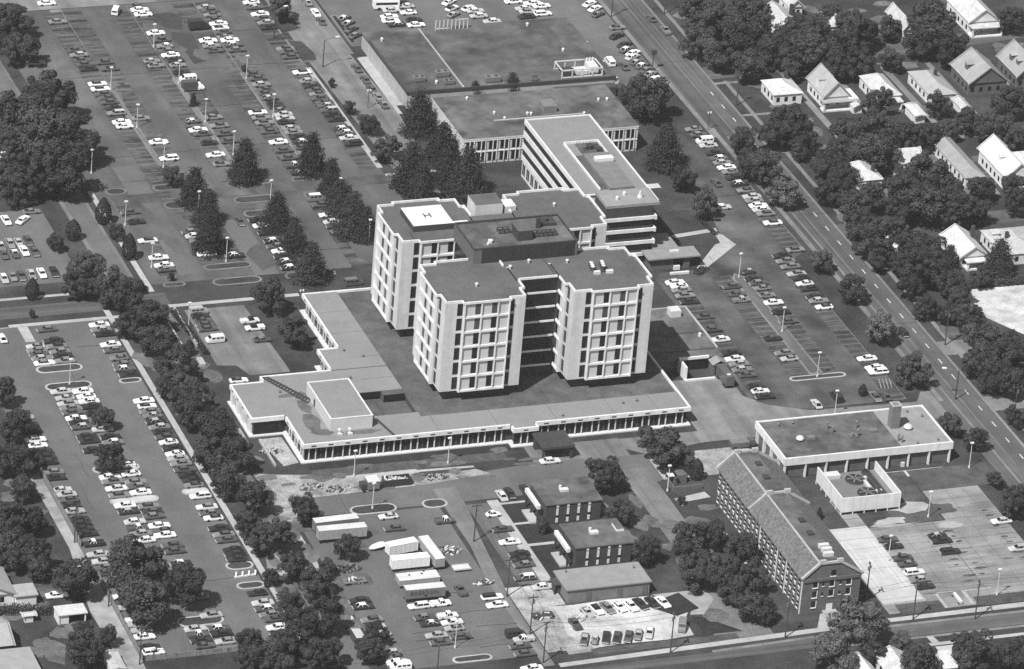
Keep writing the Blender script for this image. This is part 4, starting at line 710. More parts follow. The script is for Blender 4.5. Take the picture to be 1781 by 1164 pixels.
CARS=[
(-67.1,227.8,0,'ww','U2'),(-67.4,214.4,0,'mm','U2'),(-67.2,194.2,0,'dd','U2'),(-67.4,190.8,0,'ml','U2'),(-67.3,187.0,0,'dd','U2'),(-67.3,184.2,0,'dd','U2'),
(-67.2,181.0,0,'bb','U2'),(-61.5,184.6,0,'dd','U3'),(-61.1,180.1,0,'dd','U3'),(-81.2,187.5,0,'ml','U1'),(-48.4,218.6,65,'wwv','U4'),(-67.4,170.6,0,'wd','U2'),
(-67.5,167.2,0,'wd','U2'),(-67.6,163.6,0,'dd','U2'),(-67.3,161.0,0,'dd','U2'),(-67.4,158.1,0,'dd','U2'),(-67.3,154.0,0,'bb','U2'),(-67.4,150.7,0,'mlg','U2'),
(-40.9,221.1,0,'dd','U5'),(-41.0,218.6,0,'ww','U5'),(-40.9,215.3,0,'ww','U5'),(-40.9,201.8,0,'ww','U5'),(-40.8,196.8,0,'dd','U5'),(-40.8,192.6,0,'mw','U5'),
(-41.1,189.0,0,'dm','U5'),(-41.0,186.1,0,'ww','U5'),(-47.5,183.1,0,'ml','U4'),(-47.2,179.8,0,'mm','U4'),(-40.5,182.6,0,'bb','U5'),(-40.8,179.0,0,'ml','U5'),
(-41.3,174.2,0,'bb','U5'),(-40.8,168.9,0,'wwv','U5'),(-41.0,162.8,0,'wdk','U5'),(-27.1,203.4,0,'bbk','U6'),(-20.9,216.9,0,'ml','U7'),(-20.5,214.6,0,'dd','U7'),
(-20.8,211.6,0,'md','U7'),(-20.7,208.0,0,'dd','U7'),(-20.7,205.1,0,'ww','U7'),(-20.9,202.1,0,'wd','U7'),(-21.2,199.1,0,'dd','U7'),(-21.2,195.6,0,'mm','U7'),
(-27.1,194.1,0,'ww','U6'),(-20.7,193.3,0,'ww','U7'),(-27.2,190.3,0,'mw','U6'),(-20.5,190.1,0,'dw','U7'),(-27.1,187.0,0,'dd','U6'),(-20.7,186.4,0,'dm','U7'),
(-6.5,218.3,0,'ww','U8'),(-6.2,214.5,0,'dl','U8'),(-6.4,209.6,0,'ww','U8'),(-6.5,206.4,0,'dd','U8'),(-6.4,203.4,0,'ml','U8'),(-6.7,200.1,0,'bb','U8'),
(-20.5,169.3,0,'dd','U7'),(-20.6,166.3,0,'dd','U7'),(-20.5,162.1,0,'ml','U7'),(-20.7,158.4,0,'dd','U7'),(-21.0,152.9,0,'dl','U7'),(10.3,215.8,90,'ml','R2'),
(10.4,207.8,90,'ww','R2'),(10.2,201.7,90,'dd','R2'),(-6.3,184.7,0,'md','U8'),(-6.2,182.4,0,'dd','U8'),(-6.4,179.1,0,'dd','U8'),(10.5,168.1,90,'dd','R1'),
(10.5,160.1,90,'dd','R1'),(10.4,153.7,90,'dd','R1'),(10.5,148.2,90,'mm','R1'),(10.5,143.1,90,'dm','R1'),(-6.3,168.2,0,'wd','U8'),(-6.3,162.0,0,'ml','U8'),
(-6.3,158.6,0,'bd','U8'),(-6.2,155.5,0,'dd','U8'),(-6.3,153.1,0,'md','U8'),(-6.5,150.2,0,'dd','U8'),(-6.1,147.2,0,'dd','U8'),(-6.2,145.0,0,'dl','U8'),
(-6.3,142.0,0,'dlg','U8'),(-6.3,139.1,0,'bb','U8'),(-6.2,135.7,0,'bb','U8'),(-6.2,129.3,0,'bw','U8'),(-6.2,126.6,0,'dw','U8'),(-6.4,123.2,0,'lw','U8'),
(-6.3,119.5,0,'bbg','U8'),(-20.8,156.0,0,'dd','U7'),(-20.6,148.9,0,'bb','U7'),(-20.6,146.7,0,'bb','U7'),(-20.2,144.1,0,'dm','U7'),(-20.3,141.5,0,'ll','U7'),
(-20.4,138.8,0,'ll','U7'),(-21.2,136.6,0,'bb','U7'),(-20.8,132.2,0,'ml','U7'),(-20.8,129.6,0,'mm','U7'),(-20.5,126.4,0,'bb','U7'),(-20.8,123.3,0,'bw','U7'),
(-21.2,119.6,0,'dd','U7'),(-27.1,144.1,0,'wd','U6'),(-27.2,140.6,0,'md','U6'),(-27.2,137.2,0,'md','U6'),(-27.1,133.5,0,'dd','U6'),(-27.7,131.3,0,'dd','U6'),
(-27.1,124.2,0,'ww','U6'),(-27.1,118.7,0,'dd','U6'),(-27.1,113.8,0,'dd','U6'),(-27.3,108.7,0,'dwp','U6'),(-27.3,104.2,0,'bw','U6'),(-40.7,143.2,0,'mm','U5'),
(-40.7,137.6,0,'md','U5'),(-40.8,132.3,0,'dd','U5'),(-40.7,127.3,0,'dd','U5'),(-46.7,127.2,0,'bb','U4'),(-47.2,113.3,0,'md','U4'),(-27.3,87.3,0,'mwv','U6'),
(-67.5,144.6,0,'ww','U2'),(-67.4,141.9,0,'ww','U2'),(-61.5,146.1,0,'mm','U3'),(-60.7,130.2,0,'ww','U3'),(-60.8,119.4,0,'wwg','U3'),(-47.2,141.7,0,'dw','U4'),
(-47.4,135.8,0,'ww','U4'),(-47.0,133.2,0,'dd','U4'),(-47.2,119.3,0,'ww','U4'),(-80.8,88.5,0,'dd','U1'),(-80.9,82.4,0,'bb','U1'),(-81.0,70.8,0,'wd','U1'),
(-80.9,60.3,0,'ww','U1'),(-80.8,55.5,0,'ww','U1'),(-80.9,53.1,0,'dm','U1'),(-67.7,73.7,0,'dm','U2'),(-67.4,71.0,0,'lw','U2'),(-67.4,68.2,0,'md','U2'),
(-67.4,60.0,0,'ww','U2'),(-60.0,57.7,0,'bw','U3'),(-52.7,77.8,90,'dd',None),(-27.4,83.4,0,'dd','U6'),(-27.4,77.0,0,'wl','U6'),(-27.2,72.5,0,'ll','U6'),
(-27.3,70.1,0,'dd','U6'),(-26.9,66.5,0,'ml','U6'),(-47.4,77.6,0,'bb','U4'),(-47.2,73.8,0,'wl','U4'),(-47.2,69.4,0,'bb','U4'),(-47.0,64.3,0,'bw','U4'),
(-47.2,61.0,0,'dm','U4'),(-47.0,58.0,0,'ww','U4'),(-47.1,54.7,0,'bb','U4'),(-47.0,51.7,0,'bw','U4'),(-47.2,47.9,0,'bw','U4'),(-33.2,35.8,0,'dmv',None),
(-121.8,25.2,0,'dm','L3'),(-121.8,18.6,0,'bb','L3'),(-127.3,16.3,0,'lm','L2'),(-121.7,15.4,0,'mb','L3'),(-127.4,14.0,0,'mm','L2'),(-127.4,11.8,0,'dd','L2'),
(-127.3,9.5,0,'ml','L2'),(-121.7,12.3,0,'mm','L3'),(-121.6,10.0,0,'bb','L3'),(-127.4,6.9,0,'wm','L2'),(-121.8,7.1,0,'mm','L3'),(-107.5,25.0,0,'ww','L4'),
(-107.7,22.3,0,'ml','L4'),(-107.5,19.8,0,'bb','L4'),(-107.6,13.6,0,'ww','L4'),(-107.6,10.5,0,'dm','L4'),(-107.5,5.9,0,'mm','L4'),(-107.4,2.2,0,'dm','L4'),
(-107.6,-0.2,0,'dw','L4'),(-107.4,-3.5,0,'bb','L4'),(-134.7,22.5,90,'ww',None),(-127.3,-9.2,0,'ll','L2'),(-121.7,-10.1,0,'ww','L3'),(-127.3,-12.9,0,'ll','L2'),
(-121.6,-13.1,0,'ww','L3'),(-127.3,-15.9,0,'lm','L2'),(-121.6,-15.8,0,'ww','L3'),(-127.3,-18.5,0,'mm','L2'),(-121.7,-18.5,0,'bb','L3'),(-127.3,-20.8,0,'dd','L2'),
(-121.7,-22.2,0,'bb','L3'),(-127.3,-24.1,0,'ww','L2'),(-140.5,-20.9,0,'lw','L1'),(-140.6,-18.7,0,'bb','L1'),(-140.4,-25.1,0,'bb','L1'),(-140.4,-28.3,0,'bb','L1'),
(-140.5,-33.1,0,'wl','L1'),(-140.7,-36.2,0,'ww','L1'),(-140.4,-39.5,0,'bb','L1'),(-140.5,-42.4,0,'bb','L1'),(-140.6,-45.2,0,'bb','L1'),(-140.6,-50.5,0,'mm','L1'),
(-140.7,-53.3,0,'bb','L1'),(-140.7,-59.8,0,'ll','L1'),(-140.5,-62.3,0,'ll','L1'),(-140.6,-65.1,0,'dd','L1'),(-140.7,-68.1,0,'bb','L1'),(-140.7,-70.9,0,'ll','L1'),
(-127.2,-26.4,0,'bb','L2'),(-127.2,-28.7,0,'dl','L2'),(-127.2,-34.1,0,'bb','L2'),(-127.2,-36.3,0,'bb','L2'),(-127.5,-41.3,0,'bb','L2'),(-122.2,-31.0,0,'ll','L3'),
(-121.3,-35.5,0,'bb','L3'),(-121.5,-38.3,0,'mw','L3'),(-121.5,-50.2,0,'ww','L3'),(-121.9,-52.6,0,'lw','L3'),(-127.2,-55.8,0,'ww','L2'),(-121.6,-55.2,0,'ww','L3'),
(-127.2,-58.1,0,'md','L2'),(-121.5,-59.5,0,'mm','L3'),(-127.3,-61.8,0,'wl','L2'),(-121.6,-61.8,0,'dm','L3'),(-127.4,-65.3,0,'md','L2'),(-121.8,-64.9,0,'ww','L3'),
(-127.5,-70.6,0,'ww','L2'),(-121.7,-72.1,0,'md','L3'),(-107.6,-18.2,0,'ww','L4'),(-107.6,-21.2,0,'wd','L4'),(-107.6,-24.1,0,'mm','L4'),(-107.7,-26.4,0,'ml','L4'),
(-107.6,-29.7,0,'bl','L4'),(-107.5,-32.7,0,'ml','L4'),(-107.6,-35.3,0,'bb','L4'),(-107.5,-38.1,0,'dd','L4'),(-107.6,-41.0,0,'ww','L4'),(-107.4,-44.3,0,'bb','L4'),
(-107.7,-47.3,0,'ww','L4'),(-107.6,-49.8,0,'ll','L4'),(-107.6,-52.4,0,'mm','L4'),(-107.6,-55.6,0,'dd','L4'),(-107.7,-58.6,0,'bb','L4'),(-107.5,-61.4,0,'bb','L4'),
(-107.7,-63.9,0,'md','L4'),(-107.6,-69.7,0,'wwg','L4'),(-107.6,-75.4,0,'wm','L4'),(-107.7,-78.6,0,'dm','L4'),(-107.6,-81.1,0,'wd','L4'),(-107.7,-86.4,0,'bb','L4'),
(-107.4,-89.7,0,'md','L4'),(-107.6,-92.4,0,'dd','L4'),(-107.5,-97.5,0,'bb','L4'),(-107.5,-99.7,0,'bb','L4'),(-107.7,-102.1,0,'bb','L4'),(-107.8,-119.1,0,'bb','L4'),
(-121.5,-92.3,0,'dd','L3'),(-121.6,-95.2,0,'dd','L3'),(-121.9,-101.4,0,'bw','L3'),(-107.8,-124.0,0,'ll','L4'),(-107.9,-126.8,0,'dw','L4'),(-107.6,-129.7,0,'mm','L4'),
(-107.6,-132.0,0,'dd','L4'),(-107.8,-135.9,0,'ww','L4'),(-107.8,-139.0,0,'bb','L4'),(-140.6,-75.2,0,'bb','L1'),(-140.7,-77.4,0,'bb','L1'),(-140.7,-79.9,0,'bb','L1'),
(-140.5,-82.6,0,'bb','L1'),(-140.4,-87.7,0,'bwp','L1'),(-140.7,-93.0,0,'ll','L1'),(-140.6,-96.6,0,'ll','L1'),(-140.8,-99.7,0,'dm','L1'),(-141.0,-102.2,0,'dd','L1'),
(-140.6,-107.9,0,'dd','L1'),(-127.4,-73.7,0,'bl','L2'),(-121.7,-75.0,0,'bd','L3'),(-121.9,-77.3,0,'dm','L3'),(-127.3,-79.1,0,'lw','L2'),(-127.6,-82.5,0,'dwp','L2'),
(-127.5,-85.1,0,'ml','L2'),(-121.9,-82.2,0,'ww','L3'),(-121.8,-84.8,0,'dd','L3'),(-127.5,-88.5,0,'ww','L2'),(-121.9,-87.1,0,'ww','L3'),(-140.8,-114.1,0,'wb','L1'),
(-140.8,-117.1,0,'dm','L1'),(-140.8,-119.4,0,'ll','L1'),(-140.7,-125.4,0,'ww','L1'),(-140.7,-127.7,0,'ll','L1'),(-140.4,-130.5,0,'lw','L1'),(-140.6,-133.6,0,'ww','L1'),
(-140.7,-138.8,0,'bb','L1'),(-140.4,-141.0,0,'wwg','L1'),(-127.4,-132.6,0,'ll','L2'),(-127.6,-135.5,0,'dwp','L2'),(-127.5,-138.1,0,'bb','L2'),(-127.5,-140.6,0,'dd','L2'),
(-121.7,-133.5,0,'dw','L3'),(-121.9,-136.0,0,'bb','L3'),(-121.8,-139.7,0,'lm','L3'),(-122.2,-118.0,0,'ml','L3'),(-121.8,-127.1,0,'lm','L3'),(-64.2,-89.1,0,'wl',None),
(-64.5,-95.2,0,'dd',None),(-84.2,-130.6,0,'bw','C1'),(-84.2,-127.7,0,'bb','C1'),(-70.8,-133.2,0,'wwg','C2'),(-65.1,-133.1,0,'wwp','C3'),(-50.8,-94.1,0,'dwp','C4'),
(-84.1,-137.1,0,'md','C1'),(-84.2,-140.6,0,'lw','C1'),(-84.3,-144.0,0,'lw','C1'),(-84.2,-153.1,0,'ml','C1'),(-84.1,-155.4,0,'md','C1'),(-84.3,-157.7,0,'ww','C1'),
(-84.4,-160.2,0,'wwv','C1'),(-71.0,-138.7,0,'dm','C2'),(-70.9,-141.8,0,'bw','C2'),(-65.3,-139.2,0,'wwp','C3'),(-65.3,-142.3,0,'ww','C3'),(-65.7,-145.1,0,'lm','C3'),
(-71.0,-147.5,0,'ll','C2'),(-71.0,-150.9,0,'dd','C2'),(-58.3,-128.0,90,'ddp','C4'),(-51.6,-132.6,0,'wbg','C4'),(-51.7,-136.6,0,'ww','C4'),(-65.3,-149.2,0,'dd','C3'),
(-52.1,-151.2,0,'bbv','C4'),(-50.8,-153.7,0,'lwp','C4'),(-52.6,-156.4,0,'dm','C4'),(-52.6,-160.1,0,'dd','C4'),(-40.5,-125.3,0,'dwg','C5'),(-37.4,-130.5,0,'lw','C5'),
(-36.0,-149.3,90,'ddp',None),(-53.4,-167.1,0,'ww','C4'),(-32.4,-84.5,90,'lw','C6'),(-29.9,-83.6,90,'bb','C6'),(-25.6,-83.0,90,'bb','C6'),(-37.7,-93.3,0,'wwe','C5'),
(-37.8,-101.1,0,'dd','C5'),(-38.3,-107.6,0,'ww','C5'),(-37.9,-113.8,0,'bb','C5'),(-38.4,-116.9,0,'bb','C5'),(-38.5,-119.1,0,'dm','C5'),(-31.0,-144.5,-79,'ll','G1'),
(-28.3,-143.4,-79,'wb','G1'),(-25.3,-143.4,-79,'mm','G1'),(-22.3,-143.6,-79,'ww','G1'),(-19.3,-143.6,-79,'ww','G1'),(-16.6,-143.3,-79,'bb','G1'),(-13.5,-143.3,-79,'bb','G1'),
(-10.9,-143.7,-79,'ww','G1'),(-36.1,-156.6,-116,'dl','G2'),(-33.7,-157.5,-116,'mle','G2'),(-30.6,-156.9,-116,'bb','G2'),(-28.0,-157.5,-116,'bd','G2'),(-25.1,-157.7,-116,'dd','G2'),
(-22.4,-157.4,-116,'ml','G2'),(-19.3,-156.8,-116,'lw','G2'),(-10.4,-156.0,-116,'mmv','G2'),(56.8,-125.6,0,'dd','T1'),(57.0,-129.2,0,'bb','T1'),(56.8,-135.2,0,'dd','T1'),
(56.8,-138.3,0,'dm','T1'),(57.0,-142.6,0,'wwg','T1'),(56.8,-146.3,0,'ml','T1'),(56.9,-149.7,0,'bb','T1'),(70.2,-126.4,0,'bl','T2'),(70.2,-129.0,0,'bb','T2'),
(70.2,-134.6,0,'bbg','T2'),(89.6,-122.6,0,'wl','T3'),(88.3,-136.6,0,'llg','T3'),(94.6,111.3,0,'mm','E5'),(94.8,107.5,0,'dm','E5'),(94.8,102.8,0,'wwv','E5'),
(95.0,100.2,0,'ll','E5'),(94.9,95.2,0,'bb','E5'),(94.9,91.6,0,'dw','E5'),(94.9,88.7,0,'ml','E5'),(94.9,85.5,0,'ww','E5'),(94.9,82.7,0,'mm','E5'),
(94.8,78.9,0,'bb','E5'),(94.8,75.0,0,'bw','E5'),(94.8,70.5,0,'md','E5'),(95.2,66.4,0,'ll','E5'),(94.9,63.8,0,'ml','E5'),(94.9,60.6,0,'ww','E5'),
(94.8,58.0,0,'lw','E5'),(95.1,55.4,0,'md','E5'),(94.9,49.6,0,'wd','E5'),(88.5,76.8,90,'dd',None),(84.3,61.5,0,'lw',None),(95.0,32.5,0,'md','E5'),
(89.8,29.8,0,'bb','E4'),(89.7,26.5,0,'mm','E4'),(89.8,23.1,0,'mm','E4'),(89.7,18.5,0,'lm','E4'),(89.8,16.0,0,'bb','E4'),(89.7,12.5,0,'ww','E4'),
(89.7,9.4,0,'bb','E4'),(89.7,4.4,0,'bb','E4'),(89.7,2.1,0,'ml','E4'),(89.7,-1.7,0,'wd','E4'),(76.8,22.1,0,'ble','E3'),(76.8,17.6,0,'bb','E3'),
(77.2,15.2,0,'dm','E3'),(76.8,12.1,0,'mm','E3'),(76.7,7.7,0,'mm','E3'),(76.9,3.4,0,'ww','E3'),(76.8,-2.2,0,'bb','E3'),(76.8,-7.8,0,'dd','E3'),
(69.0,14.7,0,'dd','E2'),(68.8,10.0,0,'dd','E2'),(68.6,6.3,0,'mlp','E2'),(54.8,-1.0,0,'dd','E1'),(54.5,-8.4,0,'dd','E1'),(54.3,-14.4,0,'ww','E1'),
(54.4,-22.3,0,'bb','E1'),(54.1,-25.8,0,'ww','E1'),(54.3,-28.6,0,'ml','E1'),(54.0,-31.8,0,'ml','E1'),(54.2,-35.0,0,'dd','E1'),(54.0,-41.5,0,'bb','E1'),
(54.2,-44.3,0,'ww','E1'),(54.4,-47.4,0,'bb','E1'),(68.8,-16.5,0,'bd','E2'),(68.8,-25.0,0,'mm','E2'),(68.8,-28.4,0,'lm','E2'),(89.7,-32.4,0,'ww','E4'),
(89.8,-37.8,0,'ww','E4'),(89.8,-40.1,0,'wwg','E4'),(83.5,-53.0,90,'md','E6'),(86.4,-53.3,90,'dd','E6'),(66.3,-54.0,90,'ll','E6'),(73.0,-51.6,90,'bbv','E6'),
(105.4,-19.7,90,'bbg','AV'),(54.3,19.8,0,'ww','E1'),(54.6,17.5,0,'ww','E1'),(54.5,15.2,0,'ml','E1'),(54.3,11.9,0,'mm','E1'),(54.2,8.2,0,'bb','E1'),
(17.8,202.8,36,'dw','N2'),(17.9,199.1,36,'dw','N2'),(17.4,194.7,36,'dd','N2'),(17.2,190.3,36,'dm','N2'),(33.6,205.7,0,'ll','N3'),(38.2,210.2,0,'bb','N3'),
(38.9,207.9,0,'lw','N3'),(38.1,203.4,0,'ww','N3'),(31.5,201.4,0,'ww','N3'),(31.0,198.6,0,'wl','N3'),(31.8,195.7,0,'bw','N3'),(38.2,198.0,0,'bb','N3'),
(37.6,194.4,0,'ww','N3'),(52.8,208.6,36,'ww','N4'),(52.2,204.1,35,'wd','N4'),(51.2,199.7,35,'ml','N4'),(57.1,203.4,33,'ww','N4'),(58.6,201.1,0,'lw','N4'),
(58.4,197.5,0,'lw','N4'),(72.3,205.8,0,'ww','N5'),(77.6,203.5,0,'ww','N5'),(79.8,201.2,0,'ww','N5'),(73.6,200.4,0,'lw','N5'),(74.3,198.1,0,'lm','N5'),
(78.3,195.8,0,'wwg','N5'),(72.7,194.6,0,'bb','N5'),(61.1,193.0,0,'lw','N4'),(94.9,200.3,33,'ww','N6'),(95.3,196.6,33,'ww','N6'),(94.9,192.6,33,'dm','N6'),
(97.4,182.5,0,'md','N6'),(94.9,176.6,31,'bb','N1'),(95.1,170.3,31,'bb','N1'),(94.4,167.0,31,'dw','N1'),(95.6,164.2,31,'ww','N1'),(94.4,161.6,31,'lw','N1'),
(94.3,158.0,31,'dl','N1'),(95.1,155.3,31,'dw','N1'),(95.4,152.2,31,'dm','N1'),(95.6,149.4,31,'ml','N1'),(95.5,145.7,30,'ww','N1'),(86.3,159.1,90,'wwv',None),
(89.6,156.0,90,'dd',None),(110.0,187.1,90,'dd','AV'),(111.1,177.9,90,'mmp','AV'),(-115.9,89.8,-90,'ww','K4'),(-111.3,89.2,48,'ww','K4'),(-121.3,74.8,-91,'ml','K3'),
(-118.4,76.1,-91,'ml','K3'),(-116.0,76.0,-91,'ll','K3'),(-113.2,76.7,-91,'dd','K3'),(-121.8,69.5,-91,'dd','K2'),(-118.7,69.8,-91,'dw','K2'),(-115.8,70.8,-91,'ww','K2'),
(-113.1,70.0,-91,'dd','K2'),(-125.4,56.1,-91,'lw','K1'),(-122.8,56.5,-91,'mm','K1'),(-120.4,56.7,-91,'dd','K1'),(-117.5,57.0,-91,'ml','K1'),(-114.6,57.1,-91,'ww','K1'),
(-111.1,57.3,-91,'bb','K1'),(-79.4,27.4,0,'llv','M1'),(-79.6,25.1,0,'bb','M1'),(-79.5,22.3,0,'dd','M1'),(-79.5,19.8,0,'dd','M1'),(-79.7,17.5,0,'dd','M1'),
(-79.8,10.8,0,'wwv','M1'),(-67.3,19.8,0,'wbp','M2'),(-67.3,15.6,0,'wbp','M2'),(-67.3,8.8,0,'dm','M2'),(-80.1,-12.1,0,'wd','M1'),(-155.9,-110.3,0,'ww',None),
(-153.8,-125.5,0,'bb',None),(-14.0,-69.7,0,'ww',None),(-106.4,129.4,0,'ww','K4'),(-106.8,99.7,0,'mm','K4'),(-107.6,93.8,0,'mm','K4')]
